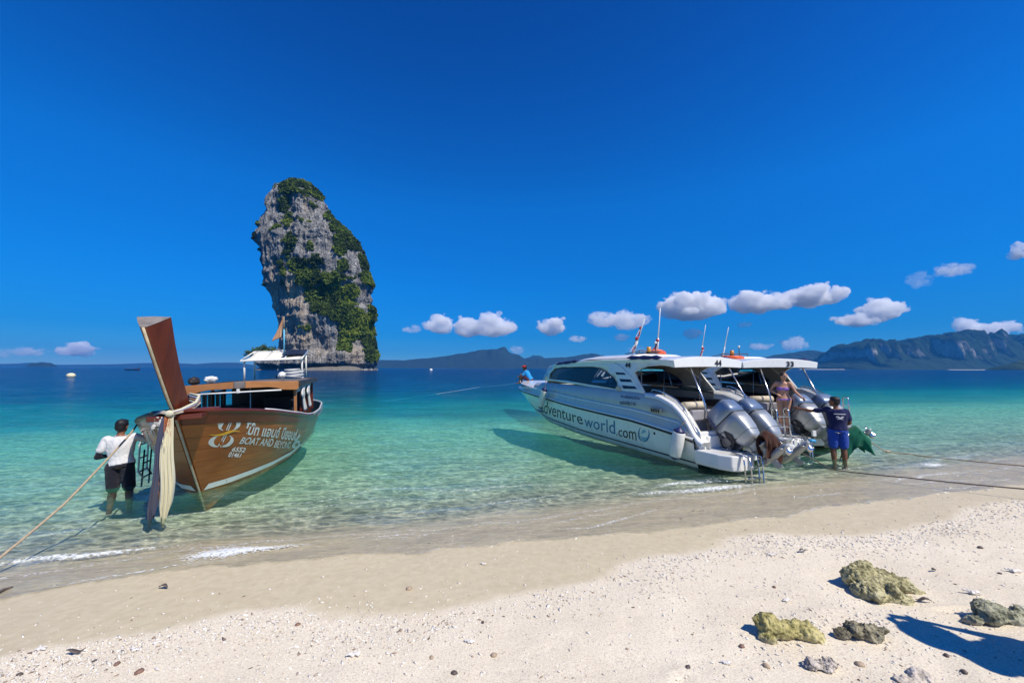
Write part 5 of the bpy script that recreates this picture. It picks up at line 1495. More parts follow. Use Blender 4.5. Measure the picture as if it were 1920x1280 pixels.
    m.build('roof_frame', M_DARKM, B)
    m = MB(); m.tube([(2.3, .22, ZROOF + .20), (2.3, .22, ZROOF + .24)], .07, 10, 1); m.tube([(2.3, .22, ZROOF + .24), (2.3, .22, ZROOF + .38)], .055, 10, 0); m.build('beacon', [P_AMBER, BLACK], B)
    m = MB(); m.tube([(2.3, -.02, ZROOF + .2), (2.3, -.02, ZROOF + .48)], .012, 6, 1); m.ball((2.3, -.02, ZROOF + .50), .035, 0); m.build('mast_light', [P_WHITE, BLACK], B)
    return B

S1 = speedboat(M1, '44', 'nearest white speedboat, numbered 44, with big blue and black lettering along its side', True)
S2 = speedboat(M2, '33', 'white speedboat numbered 33, moored beyond and to the right of number 44', False)
# lettering
hull_text(S1, 'adventure', [(1015, 772), (1094, 796), (1090, 775), (1015, 748)], P_INK, spacing=1.0)
hull_text(S1, 'world', [(1096, 799), (1154, 814), (1153, 789), (1096, 779)], P_TEAL)
hull_text(S1, '.com', [(1156, 816), (1194, 826), (1193, 809), (1156, 805)], P_INK)
EVs, EFs = [], []
def _add(v, f): n = len(EVs); EVs.extend(v); EFs.extend([[i + n for i in q] for q in f])
for a0_, a1_, wmx in ((2.2, 4.4, .22), (4.6, 6.9, .22)):
    pts = [(math.cos(a0_ + (a1_ - a0_) * i / 14), math.sin(a0_ + (a1_ - a0_) * i / 14)) for i in range(15)]
    _add(*strip(pts, [.03 + wmx * math.sin(i / 14 * math.pi) for i in range(15)]))
hull_text(S1, '', [(1197, 828), (1218, 828), (1219, 802), (1197, 800)], P_TEAL, pts=(EVs, EFs), name='emblem')
pts_ = [(-.7 + 1.4 * i / 12, -.45 - .25 * math.sin(i / 12 * math.pi)) for i in range(13)]
W2 = strip(pts_, [.04 + .30 * math.sin(i / 12 * math.pi) for i in range(13)])
hull_text(S1, '', [(1201, 827), (1215, 828), (1216, 818), (1201, 817)], P_TEALL, pts=W2, name='emblem')
W3 = strip([(-.3 + .7 * i / 12, .15 * math.sin(i / 6)) for i in range(13)], [.02 + .2 * math.sin(i / 12 * math.pi) for i in range(13)])
hull_text(S1, '', [(1202, 812), (1212, 813), (1212, 806), (1202, 804)], P_TEALL, pts=W3, name='emblem')
hull_text(S1, 'จำนวนผู้โดยสาร 25 คน', [(1168, 748), (1204, 750.5), (1204, 742.5), (1168, 739)], P_NAVYL, surf='side', off=.075, bold=.02)
hull_text(S1, 'คนประจำเรือ 2 คน', [(1168, 757.5), (1198, 760), (1198, 752.5), (1168, 750)], P_NAVYL, surf='side', off=.10, bold=.02)
hull_text(S1, '44', [(1173, 689), (1183, 690), (1183, 679.5), (1173, 679.5)], P_INK, surf='side', off=.02, bold=.03)
def aft_text(root, body, y0, y1, z0, z1, x=.606):
    V, F = text_mesh(body, 1, 0, 'LEFT', .03)
    xs = [v[0] for v in V]; ys = [v[1] for v in V]
    m = MB(); m.add([(x, y0 + (y1 - y0) * (v[0] - min(xs)) / (max(xs) - min(xs)), z0 + (z1 - z0) * (v[1] - min(ys)) / (max(ys) - min(ys))) for v in V], F); m.build('lettering', P_INK, root)
aft_text(S1, '44', -.16, -.38, ZROOF - .135, ZROOF + .005)
aft_text(S2, '33', -.16, -.38, ZROOF - .135, ZROOF + .005)
# side outlet grille and thruster hole
m = MB(); c_ = to_hull(M1, 1229, 776)
m.box((c_[0] , hr(c_[0]) - .0, c_[1] + .08), (.36, .03, .10))
for k in range(5): m.box((c_[0] - .12 + .055 * k, hr(c_[0]) + .02, c_[1] + .08), (.022, .02, .075), 1)
m.build('outlet_grille', [P_BEIGE, BLACK], S1)
m = MB(); c_ = to_hull(M1, 1227, 812); m.ball((c_[0], side_y(*c_), c_[1]), (.03, .02, .03)); m.build('drain_hole', BLACK, S1)
# motors
mot = [make_motor(S1, .52, 44, -.24, 0), make_motor(S1, -.10, 44, -.24, 0)]
mot2 = [make_motor(S2, .22, 44, -.24, 0), make_motor(S2, -.42, 44, -.24, 0)]
# aerials
def aerial(root, p0, p1, flagged, r=.016):
    m = MB(); a, b = Vector(p0), Vector(p1)
    m.tube([a, a.lerp(b, .35)], r * 1.5, 6); m.tube([a.lerp(b, .35), b], [r, r * .6], 6)
    m.build('aerial', P_WHITE, root)
def on(M, u, v, y):
    """point on the fore-and-aft plane y of a boat, from its place in the photograph"""
    Mi_ = M.inverted(); o_ = Mi_ @ Vector((0, 0, CAM_H)); d_ = Mi_.to_3x3() @ ray(u, v); k = (y - o_.y) / d_.y
    return o_ + d_ * k
aerial(S1, on(M1, 1188, 662, .35), on(M1, 1209, 597, .35), 1)
aerial(S1, on(M1, 1232, 664, -.55), on(M1, 1238, 577, -.55), 1, .018)
aerial(S2, on(M2, 1314, 668, .7), on(M2, 1323, 609, .7), 1)
aerial(S2, on(M2, 1355, 670, .0), on(M2, 1366, 613, .0), 0)
C_RED = cloth_mat('faded_red_cloth', (.62, .08, .07)); C_WHT = cloth_mat('white_ribbon_cloth', (.8, .8, .8)); C_NV2 = cloth_mat('navy_ribbon_cloth', (.03, .04, .16))
def pennant(M, u, v, y, lb, seed, sc=1.0):
    p = M @ on(M, u, v, y); r_ = random.Random(seed); m = MB()
    for k in range(3):
        pts = []; q = Vector((0, 0, .05 * k - .03))
        for i in range(9):
            pts.append(q.copy()); q += Vector((r_.uniform(-.035, .02) - .012, r_.uniform(-.02, .02), -.045)) * sc
        m.tube(pts, [.028 * sc * (1 - i / 11) for i in range(9)], 6, k)
    m.ball((0, 0, .03), (.05 * sc, .05 * sc, .06 * sc), 0)
    o = m.build('ribbon', [C_RED, C_WHT, C_NV2]); o.location = p
    tag(o, lb, 'ribbon', 'ribbons tied to the aerials')
pennant(M1, 1194, 637, .35, 'red, white and blue ribbon knot on the leaning left aerial', 1)
pennant(M1, 1201, 617, .35, 'smaller striped ribbon higher up the leaning left aerial', 2, .7)
pennant(M1, 1233, 640, -.55, 'red and navy ribbon knot on the tall upright aerial', 3)
pennant(M2, 1318, 655, .7, 'navy and white ribbon hanging on the first aerial of the farther boat', 4, .8)
# lifebuoys lying on the roofs
def lifebuoy(M, c, R0, r0, rx, ry_, lb, sz=1.0):
    m = MB(); m.tube([(R0 * math.cos(a), R0 * math.sin(a) * sz, 0) for a in np.linspace(0, 2 * math.pi, 33)[:-1]], r0, 12, closed=True)
    for a in (0.6, 2.2, 3.8, 5.4):
        m.tube([((R0) * math.cos(a + d_) + 0, (R0) * math.sin(a + d_) * sz, 0) for d_ in (-.06, .06)], r0 * 1.06, 12, 1, caps=False)
    o = m.build('lifebuoy', [P_ORANGE, paint('faded_band', (.70, .22, .12), .6)]); o.matrix_world = M @ Matrix.Translation(c) @ Matrix.Rotation(R(rx), 4, 'X') @ Matrix.Rotation(R(ry_), 4, 'Y')
    tag(o, lb, 'lifebuoy', 'orange lifebuoys on the roofs')
pb = on(M1, 1228.5, 664.5, -.25)
lifebuoy(M1, pb, .215, .075, 10, 14, 'orange lifebuoy tilted up on the roof of the nearest speedboat')
pb = on(M2, 1372, 672, .2)
lifebuoy(M2, pb + Vector((0, 0, .02)), .30, .05, 3, 2, 'orange lifebuoy lying flat on the roof of the farther speedboat')
# fenders
def fender(M, u, v0, v1, y, r, tilt, lb, strap_v):
    a = M @ on(M, u[0], v0, y); b = M @ on(M, u[1], v1, y + .02)
    L = (b - a).length; root = empty('fender', a); d_ = (b - a).normalized()
    root.rotation_euler = d_.to_track_quat('-Z', 'Y').to_euler()
    m = MB(); pr = [(.10, .6), (.13, .92), (.18, 1.0), (.5, 1.03), (.84, 1.0), (.88, .92)]
    m.loft([[(r * q * math.cos(t_), r * q * math.sin(t_), -f * L) for t_ in np.linspace(0, 2 * math.pi, 17)[:-1]] for f, q in pr], 0, closed=True); m.build('body', P_FEND, root)
    m = MB()
    for P_ in ([(-.0, .15), (.03, .35), (.08, .75), (.13, .94)], [(.86, .95), (.92, .8), (.97, .4), (1.0, .12)]):
        m.loft([[(r * q * math.cos(t_), r * q * math.sin(t_), -f * L) for t_ in np.linspace(0, 2 * math.pi, 17)[:-1]] for f, q in P_], 0, closed=True, caps=True)
    m.build('end_cap', P_FENDB, root)
    tp = M @ on(M, *strap_v); ti = root.matrix_world if False else None
    bpy.context.view_layer.update()
    q = root.matrix_world.inverted() @ tp
    MB().tube([(0, 0, 0), q * .5 + Vector((0, .01, 0)), q], .010, 6).build('lanyard', P_ROPED, root)
    tag(root, lb, 'fender', 'fenders hanging along the nearest speedboat')
fender(M1, (1022, 1012.5), 726, 765, hr(6.2) + .16, .115, 0, 'white fender with navy ends hanging at the bow of the nearest speedboat', (1026, 700, 1.05))
fender(M1, (1275, 1264), 801, 861, 1.42, .125, 0, 'white fender with navy ends hanging low beside the stern of the nearest speedboat', (1287, 788, 1.22))
# ------------------------------------------------------------------ people
def skin_mat(name, col):
    t = NT(name); co = t.coord(); n = t.noise(co, 8, 5, .6)
    c = t.mix(t.ramp(n, [(.3, 0.), (.7, 1.)]), tuple(x * .85 for x in col), col)
    return t.done(t.pbr(c, .5, 0, t.bump(t.noise(co, 120, 3), .1, .002), .4, Subsurface_Weight=.08, Subsurface_Radius=(.02, .008, .004)))
SKIN_TAN = skin_mat('tanned_skin', (.24, .105, .055)); SKIN_BR = skin_mat('brown_skin', (.20, .085, .045)); SKIN_FAIR = skin_mat('fair_skin', (.52, .28, .18))
def hair_mat(name, col):
    t = NT(name); co = t.coord(); n = t.noise(t.mapping(co, (60, 60, 9)), 1.5, 4, .7)
    return t.done(t.pbr(t.mix(n, tuple(x * .4 for x in col), tuple(x * 1.6 for x in col)), .5, 0, t.bump(n, .6, .006), .4))
HAIR = hair_mat('black_hair', (.010, .009, .010)); HAIR_BR = hair_mat('dark_brown_hair', (.030, .016, .012))
def cloth(name, col, var=.2):
    t = NT(name); co = t.coord(); n = t.noise(t.mapping(co, (7, 7, 3)), 1.3, 5, .65)
    c = t.mix(t.ramp(n, [(.3, 0.), (.7, 1.)]), tuple(x * (1 - var) for x in col), col)
    return t.done(t.pbr(c, .88, 0, t.bump(n, .8, .05), .2, Sheen_Weight=.15))
DEF = dict(pelvis=(0, 0, .93), chest=(0, .0, 1.26), neck=(0, -.005, 1.44), head=(0, .025, 1.585),
           shR=(.185, 0, 1.385), shL=(-.185, 0, 1.385), elR=(.24, -.03, 1.10), elL=(-.24, -.03, 1.10), wrR=(.25, .06, .86), wrL=(-.25, .06, .86),
           hipR=(.09, 0, .90), hipL=(-.09, 0, .90), knR=(.10, .02, .49), knL=(-.10, .02, .49), anR=(.10, -.02, .09), anL=(-.10, -.02, .09))
def smooth_mesh(o, vox, it=4):
    md = o.modifiers.new('union', 'REMESH'); md.mode = 'VOXEL'; md.voxel_size = vox; md.use_smooth_shade = True
    md = o.modifiers.new('soft', 'SMOOTH'); md.factor = .5; md.iterations = it
def seg(m, a, b, r0, r1, n=12, bulge=0.0, mi=0):
    a, b = Vector(a), Vector(b); pts = []; rs = []
    for i in range(9):
        f = i / 8; pts.append(a.lerp(b, f)); rs.append(r0 + (r1 - r0) * f + bulge * math.sin(min(1, f * 1.5) * math.pi))
    m.tube(pts, rs, n, mi); m.ball(a, r0 * .99, mi, n, 8); m.ball(b, r1 * .99, mi, n, 8)
def torso(m, J, grow=0.0, z0=0, z1=1, female=False, mi=0, taper=True):
    """rings from the crotch (0) to the shoulders (1)"""
    P, Cc, N = Vector(J['pelvis']), Vector(J['chest']), Vector(J['neck'])
    sh = (Vector(J['shR']) - Vector(J['shL'])).normalized()
    prof = [(-.22, .10, .085), (-.15, .155, .11), (0, .168, .115), (.25, .145, .10), (.45, .142, .098), (.75, .165, .11), (1.0, .180, .115), (1.2, .188, .105), (1.36, .165, .09), (1.48, .09, .07), (1.54, .055, .055)]
    if female: prof = [(-.22, .10, .09), (-.15, .155, .12), (0, .170, .125), (.25, .135, .095), (.45, .118, .085), (.75, .140, .105), (1.0, .155, .115), (1.2, .165, .085), (1.36, .145, .075), (1.48, .075, .06), (1.54, .048, .048)]
    rings = []
    for q, rx, ry in prof:
        if q < z0 or q > z1: continue
        c = P.lerp(Cc, q) if q <= 1 else Cc.lerp(N, (q - 1) / .54)
        up = (Cc - P).normalized() if q < 1 else (N - Cc).normalized()
        fw = up.cross(sh).normalized(); sx_ = fw.cross(up).normalized()
        rings.append([c + sx_ * ((rx + grow) * math.cos(a)) + fw * ((ry + grow) * math.sin(a)) for a in np.linspace(0, 2 * math.pi, 25)[:-1]])
    m.loft(rings, mi, closed=True, caps=True)
def hand(m, wr, d, palm_n, size=1.0, curl=.5, mi=0):
    d = Vector(d).normalized(); n_ = Vector(palm_n).normalized(); n_ = (n_ - d * n_.dot(d)).normalized(); s_ = d.cross(n_)
    wr = Vector(wr)
    c = wr + d * .05 * size
    q = Matrix((s_, d, n_)).transposed()
    m.ball(c, (.040 * size, .055 * size, .017 * size), mi, 12, 8, rot=q)
    for k, (o_, L_) in enumerate(((-.030, .062), (-.010, .074), (.010, .070), (.028, .055))):
        a = wr + d * .088 * size + s_ * o_ * size; e1 = a + (d + n_ * curl * .4).normalized() * L_ * .5 * size; e2 = e1 + (d + n_ * curl * 1.6).normalized() * L_ * .5 * size
        m.tube([a - d * .02, a, e1, e2], [.010 * size, .010 * size, .009 * size, .007 * size], 7, mi)
    a = wr + d * .03 * size - s_ * .034 * size
    m.tube([a, a + (d * .5 - s_ * .8 + n_ * .4).normalized() * .035 * size, a + (d * .9 - s_ * .6 + n_ * .6).normalized() * .065 * size], [.013 * size, .011 * size, .008 * size], 7, mi)
def human(label, base, yaw, H, J=None, female=False, skin=None, hair=None, look=(0, 1, 0), sleeves=None, parts=(), group=None, bare_feet=True, curlR=.5, curlL=.5, hd=None, long_hair=False, roll=0, fine=True):
    k = H / 1.70
    JJ = dict(DEF); JJ.update(J or {})
    root = empty('person', base, (0, R(roll), yaw)); root.scale = (k, k, k)
    tag(root, label, 'person', group)
    V_ = {n: Vector(p) for n, p in JJ.items()}
    m = MB(); torso(m, JJ, 0, -1, 2, female)
    g = .88 if female else 1.0
    seg(m, V_['neck'] - Vector((0, 0, .03)), V_['head'] - Vector((0, .01, .03)), .052 * g, .05 * g)
    fwd = Vector(look).normalized(); up = Vector((0, 0, 1)); up = (up - fwd * up.dot(fwd)).normalized(); rt = fwd.cross(up)
    q = Matrix((rt, fwd, up)).transposed(); h = V_['head']
    m.ball(h + up * .02, (.074, .093, .098), 0, 18, 14, rot=q)
    m.ball(h + fwd * .022 - up * .045, (.056, .068, .068), 0, 14, 10, rot=q)
    m.ball(h + fwd * .096 - up * .018, (.013, .020, .024), 0, 8, 6, rot=q)
    m.ball(h + fwd * .078 - up * .060, (.024, .014, .010), 0, 8, 6, rot=q)
    m.ball(h + fwd * .070 - up * .095, (.022, .018, .016), 0, 8, 6, rot=q)
    for sd in (1, -1): m.ball(h + rt * sd * .074 - up * .012, (.010, .018, .030), 0, 8, 6, rot=q)
    for S in 'RL':
        seg(m, V_['sh' + S], V_['el' + S], .050 * g, .038 * g, bulge=.004); seg(m, V_['el' + S], V_['wr' + S], .038 * g, .026 * g, bulge=.006)
        m.ball(V_['sh' + S] * .86 + Vector((0, 0, V_['sh' + S].z * .14)), .062 * g)
        dd = (hd or {}).get(S) or (V_['wr' + S] - V_['el' + S])
        sx_ = 1 if S == 'R' else -1
        hand(m, V_['wr' + S], dd, (-sx_ * .6, .8, .1), g, curlR if S == 'R' else curlL)
        seg(m, V_['hip' + S], V_['kn' + S], .092 * (1.02 if female else 1), .056, bulge=.003); seg(m, V_['kn' + S], V_['an' + S], .054, .036, bulge=.010)
        a = V_['an' + S]; m.ball(a + Vector((0, -.03, -.03)), (.034, .045, .042)); m.ball(a + Vector((0, .07, -.055)), (.042, .10, .028)); m.ball(a + Vector((0, .145, -.065)), (.042, .045, .020))
    o = m.build('body', skin, root); smooth_mesh(o, .0085 if fine else .014, 3)
    for sd in (1, -1):
        e = MB(); e.ball(h + fwd * .086 + rt * sd * .031 + up * .010, (.013, .006, .007), 0, 10, 6, rot=q); e.ball(h + fwd * .091 + rt * sd * .031 + up * .010, (.006, .004, .006), 1, 8, 6, rot=q)
        e.build('eye', [P_WHITE, BLACK], root)
        MB().tube([h + fwd * .088 + rt * sd * .014 + up * .030, h + fwd * .088 + rt * sd * .034 + up * .035, h + fwd * .078 + rt * sd * .052 + up * .028], .004, 5).build('eyebrow', hair, root)
    hm = MB()
    if not long_hair:
        hm.ball(h + up * .045 - fwd * .018, (.084, .098, .088), 0, 22, 16, rot=q); hm.ball(h - fwd * .040 - up * .010, (.078, .070, .080), 0, 16, 12, rot=q)
        hm.ball(h + up * .085 + fwd * .035, (.062, .055, .040), 0, 14, 10, rot=q)
    else:
        hm.ball(h + up * .042 - fwd * .022, (.082, .095, .086), 0, 22, 16, rot=q); hm.ball(h - fwd * .098 + up * .040, (.042, .045, .042), 0, 14, 10, rot=q)
    o = hm.build('hair', hair, root); smooth_mesh(o, .010, 2)
    dm = o.modifiers.new('tufts', 'DISPLACE'); tx = bpy.data.textures.get('hair_tufts') or bpy.data.textures.new('hair_tufts', 'CLOUDS'); tx.noise_scale = .03; dm.texture = tx; dm.strength = .014; dm.mid_level = .5
    return root, V_, JJ, h, q, (fwd, up, rt)
def garment(root, name, mat, build, vox=.011, it=5, wr=.012):
    m = MB(); build(m); o = m.build(name, mat, root); smooth_mesh(o, vox, it)
    dm = o.modifiers.new('creases', 'DISPLACE'); tx = bpy.data.textures.get('creases') or bpy.data.textures.new('creases', 'CLOUDS'); tx.noise_scale = .085; dm.texture = tx; dm.strength = wr; dm.mid_level = .5
    return o
def shorts(V_, JJ, grow=.03, to=.9):
    def f(m):
        torso(m, JJ, grow * .75, -.2, .22)
        for S in 'RL':
            a, b = V_['hip' + S], V_['kn' + S]; seg(m, a, a.lerp(b, to), .092 + grow * .6, .070 + grow, n=16)
    return f
def shirt(V_, JJ, grow=.022, arm=.62, hem=.0):
    def f(m):
        torso(m, JJ, grow, hem, 1.5)
        m.ball(Vector(JJ['neck']) - Vector((0, 0, .03)), (.062, .060, .022))
        for S in 'RL':
            a, b = V_['sh' + S], V_['el' + S]; m.ball(a * .9 + Vector((0, 0, a.z * .1)), .068)
            seg(m, a, a.lerp(b, arm), .060, .062, n=16)
    return f
# man in the white polo shirt, wading beside the longtail boat
J = dict(pelvis=(.02, 0, .93), chest=(-.02, .03, 1.25), neck=(-.03, .03, 1.43), head=(-.02, .05, 1.575), shR=(.17, .03, 1.385), shL=(-.21, .03, 1.36), elR=(.36, .16, 1.27), wrR=(.56, .20, 1.43), elL=(-.29, .0, 1.08), wrL=(-.20, .22, 1.06), knR=(.13, .04, .49), anR=(.16, .02, .09), knL=(-.08, .05, .49), anL=(-.10, .0, .09))
pm = at_z(222, 914, 0); YAW = math.atan2(6.6, 6.5) - R(14)
rt_, V_, JJ, h, q, ax = human('man in white polo shirt and black shorts, seen from behind, wading beside the longtail boat', (pm.x, pm.y, -.50), YAW, 1.62, J, skin=SKIN_TAN, hair=HAIR, look=(.35, 1, -.05), curlR=1.2)
garment(rt_, 'polo_shirt', cloth('white_polo_cloth', (.70, .69, .70), .10), shirt(V_, JJ, .022, .62, -.02))
MB().tube([Vector(JJ['neck']) + Vector((.062 * math.cos(a), .058 * math.sin(a), -.015 + .012 * math.sin(a))) for a in np.linspace(0, 2 * math.pi, 17)[:-1]], .016, 6, closed=True).build('collar', cloth('pale_grey_collar', (.55, .58, .66)), rt_)
garment(rt_, 'shorts', cloth('black_shorts_cloth', (.018, .018, .030)), shorts(V_, JJ, .020, .92))
def sl(m):
    for S in 'RL':
        seg(m, V_['sh' + S].lerp(V_['el' + S], .5), V_['el' + S], .047, .046); seg(m, V_['el' + S], V_['wr' + S].lerp(V_['el' + S], .08), .046, .033)
garment(rt_, 'arm_sleeves', cloth('black_sleeve_cloth', (.012, .012, .025)), sl, wr=.002)
# man in the navy T-shirt by the outboard motors
J = dict(chest=(.01, .02, 1.25), shR=(.17, -.02, 1.37), shL=(-.18, .06, 1.40), elL=(-.43, .20, 1.33), wrL=(-.67, .30, 1.37), elR=(.23, -.02, 1.12), wrR=(.20, .18, 1.02), head=(-.03, .04, 1.58), neck=(0, .01, 1.44))
pm = at_z(1574, 862, 0); YAW = math.atan2(-7.1, 8.55) + R(16)
rt_, V_, JJ, h, q, ax = human('man in a navy T-shirt and blue shorts standing in the shallows, reaching to the woman', (pm.x, pm.y, -.22), YAW, 1.60, J, skin=SKIN_BR, hair=HAIR, look=(-.9, .45, .1), curlL=.8)
TS = garment(rt_, 't_shirt', cloth('navy_shirt_cloth', (.012, .018, .085), .3), shirt(V_, JJ, .030, .72, -.04))
garment(rt_, 'shorts', cloth('royal_blue_shorts_cloth', (.015, .07, .42), .3), shorts(V_, JJ, .030, .80))
m = MB()
m.loft([[(x, -.153 + .9 * x * x, zz) for x in np.linspace(-.10, .12, 9)] for zz in (1.305, 1.325)], 0)
m.build('print_bar', C_WHT, rt_)
m = MB(); VV, FF = strip([(-.075 + .15 * i / 10, 1.235 + .018 * math.sin(i * .9)) for i in range(11)], [.012 + .035 * abs(math.sin(i / 10 * math.pi)) for i in range(11)])
m.add([(v[0] + .01, -.158 + .9 * v[0] ** 2, v[1]) for v in VV], FF)
m.loft([[(x, -.156 + .9 * x * x, zz) for x in np.linspace(-.05, .07, 7)] for zz in (1.192, 1.204)], 0)
m.build('print_emblem', C_WHT, rt_)
# woman in the bikini on the stern of the farther speedboat
J = dict(pelvis=(0, 0, .93), chest=(.01, -.01, 1.24), neck=(.0, .0, 1.42), head=(-.015, .05, 1.555), shR=(.165, .0, 1.365), shL=(-.165, .02, 1.355), elR=(.30, -.06, 1.16), wrR=(.14, .10, 1.05), elL=(-.27, .10, 1.13), wrL=(-.40, .30, .98), knL=(-.07, .06, .49), anL=(-.06, 0, .09), knR=(.085, .03, .49), anR=(.08, -.03, .09))
WOM = Vector((6.83, 9.72, .425))
YAW = math.atan2(WOM.x, -WOM.y) + R(2)
rt_, V_, JJ, h, q, ax = human('woman in a purple patterned bikini standing on the stern of speedboat 33, looking down', WOM, YAW, 1.52, J, female=True, skin=SKIN_FAIR, hair=HAIR_BR, look=(-.45, .8, -.45), long_hair=True, curlL=.3)
t = NT('purple_print_cloth'); co = t.coord(); n = t.noise(co, 16, 4, .7)
P_BIK = t.done(t.pbr(t.ramp(n, [(.38, (.10, .05, .30)), (.5, (.30, .16, .60)), (.62, (.60, .40, .62))]), .8, 0, None, .2))
def bt_(m):
    torso(m, JJ, .010, .72, 1.03, True)
    for sd in (1, -1): m.ball(Vector(JJ['chest']) + Vector((sd * .062, .075, -.035)), (.062, .055, .055))
garment(rt_, 'bikini_top', P_BIK, bt_, wr=.004)
def bb_(m):
    torso(m, JJ, .012, -.16, .02, True)
garment(rt_, 'bikini_bottom', P_BIK, bb_, wr=.003, it=3)
# helper in the red cap on the bow of the nearest speedboat
J = dict(pelvis=(0, -.10, .12), chest=(0, .08, .40), neck=(0, .14, .56), head=(0, .20, .69), shR=(.17, .11, .51), shL=(-.17, .11, .51), elR=(.20, .28, .32), elL=(-.20, .28, .32), wrR=(.12, .42, .30), wrL=(-.10, .42, .26), hipR=(.09, -.06, .10), hipL=(-.09, -.06, .10), knR=(.12, .30, .40), knL=(-.10, .34, .36), anR=(.12, .36, .02), anL=(-.12, .42, .02))
BWP = M1 @ Vector((10.0, .05, 1.36))
rt_, V_, JJ, h, q, ax = human('person in bright blue shirt and red cap crouching on the bow of speedboat 44', BWP, R(78), 1.62, J, skin=SKIN_TAN, hair=HAIR, look=(.2, 1, -.05), fine=False)
garment(rt_, 'shirt', cloth('bright_blue_cloth', (.02, .30, .68)), shirt(V_, JJ, .030, .8, -.02), .014)
garment(rt_, 'shorts', cloth('dark_red_shorts_cloth', (.10, .03, .05)), shorts(V_, JJ, .02, .75), .014)
m = MB(); f_, u_, r_2 = ax; m.ball(h + u_ * .055 - f_ * .005, (.092, .106, .075), 0, 18, 12, rot=q); m.ball(h + u_ * .055 + f_ * .115, (.068, .075, .010), 0, 14, 6, rot=q)
m.build('cap', cloth('red_cap_cloth', (.65, .03, .03)), rt_)
# someone seated in the cabin
J = dict(pelvis=(0, 0, .0), chest=(0, .02, .34), neck=(0, .03, .52), head=(0, .05, .66), shR=(.18, .02, .47), shL=(-.18, .02, .47), elR=(.22, .12, .22), elL=(-.22, .12, .22), wrR=(.12, .32, .16), wrL=(-.12, .32, .16), hipR=(.09, .02, -.02), hipL=(-.09, .02, -.02), knR=(.12, .42, .02), knL=(-.12, .42, .02), anR=(.12, .44, -.38), anL=(-.12, .44, -.38))
rt_, V_, JJ, h, q, ax = human('dark-haired person seated in the cabin, seen through the speedboat window', M1 @ Vector((3.75, .25, 1.12)), A1 + R(150), 1.65, J, skin=SKIN_TAN, hair=HAIR, look=(0, 1, 0), fine=False)
garment(rt_, 'shirt', cloth('dark_blue_cloth', (.02, .03, .10)), shirt(V_, JJ, .025, .8, -.1), .014)
garment(rt_, 'trousers', cloth('dark_trouser_cloth', (.02, .02, .03)), shorts(V_, JJ, .02, 1.0), .014)
# bystander just outside the right edge, whose shadow falls across the sand
J = dict(elR=(.26, .12, 1.16), wrR=(.10, .34, 1.34), elL=(-.26, .12, 1.16), wrL=(-.10, .34, 1.34), head=(0, .06, 1.58))
bx_, by_ = 3.78, 1.80
rt_, V_, JJ, h, q, ax = human('bystander just outside the right edge whose long dark shadow falls on the sand', (bx_, by_, gz(bx_, by_) - .02), R(30), 1.72, J, skin=SKIN_TAN, hair=HAIR, fine=False)
garment(rt_, 'shirt', cloth('plain_grey_cloth', (.35, .36, .38)), shirt(V_, JJ, .03, .8, -.05), .014)
garment(rt_, 'shorts', cloth('plain_blue_cloth', (.05, .07, .14)), shorts(V_, JJ, .03, .9), .014)
m = MB(); m.ball(h + Vector((0, 0, .075)), (.098, .108, .085), 0, 18, 12); m.ball(h + Vector((0, 0, .05)), (.17, .18, .014), 0, 22, 6)
m.build('hat', cloth('straw_coloured_cloth', (.5, .42, .28)), rt_)
# ------------------------------------------------------------------ covers over the propellers
def drape(name, mat, spine, width, hang, label, seed, hem=.05, ns=15, nw=33, thick=.006, over=.10):
    """a cloth thrown over a bar: spine is the line it rests on, the two halves hang from it"""
    m = MB(); rows = []
    for i in range(ns):
        f = i / (ns - 1)
        P = [Vector(p) for p in spine]; t_ = f * (len(P) - 1); k = min(len(P) - 2, int(t_)); c = P[k].lerp(P[k + 1], t_ - k)
        T_ = (P[k + 1] - P[k]); T_.z = 0; T_.normalize(); N_ = Vector((-T_.y, T_.x, 0)); row = []
        hL = hang[0] + (hang[1] - hang[0]) * f
        for j in range(nw):
            g = j / (nw - 1) * 2 - 1; ag = abs(g)
            tot = ag * (over + hL)
            if tot < over:
                a = tot / over * math.pi / 2; off_ = N_ * math.copysign(math.sin(a) * over * .75, g); dz = -over * .6 * (1 - math.cos(a))
            else:
                dd = tot - over; off_ = N_ * math.copysign(over * .75 + .03 * dd + .022 * math.sin(f * 17 + seed + g) * min(1, dd * 6) + .03 * mnoise.noise((f * 4, dd * 5, seed)), g); dz = -over * .6 - dd * (1 + hem * math.sin(f * 13 + seed))
            row.append(c + off_ + Vector((0, 0, dz)) + T_ * (.03 * math.sin(g * 5 + f * 8 + seed) * min(1, tot * 3)))
        rows.append(row)
    m.loft(rows, 0)
    o = m.build(name, mat); md = o.modifiers.new('solid', 'SOLIDIFY'); md.thickness = thick; md.offset = 1
    tag(o, label, 'engine cover')
    return o
bpy.context.view_layer.update()
def on_motor(mot_, p): return mot_.matrix_world @ Vector(p)
g0 = on_motor(mot[0], (-.75, 0, -1.12)); g1 = on_motor(mot[0], (.02, 0, -1.12)); g2 = on_motor(mot[0], (-.18, 0, -.85))
print('gear', pix(g0), pix(g1), pix(g2), g0, g1)
C_BROWN = cloth_mat('dark_brown_cover_cloth', (.085, .032, .020), .4); C_GREEN = cloth_mat('dark_green_cover_cloth', (.006, .17, .095), .4)
drape('engine_cover', C_BROWN, [at_y(1426, 818, 7.12), at_y(1434, 806, 7.15), at_y(1446, 812, 7.18), at_y(1456, 824, 7.2)], 1, (.40, .42), 'dark brown cloth draped over the raised propeller of the nearest motor', 3)
h0 = on_motor(mot2[1], (-.80, 0, -1.12)); h1 = on_motor(mot2[1], (.06, 0, -1.08))
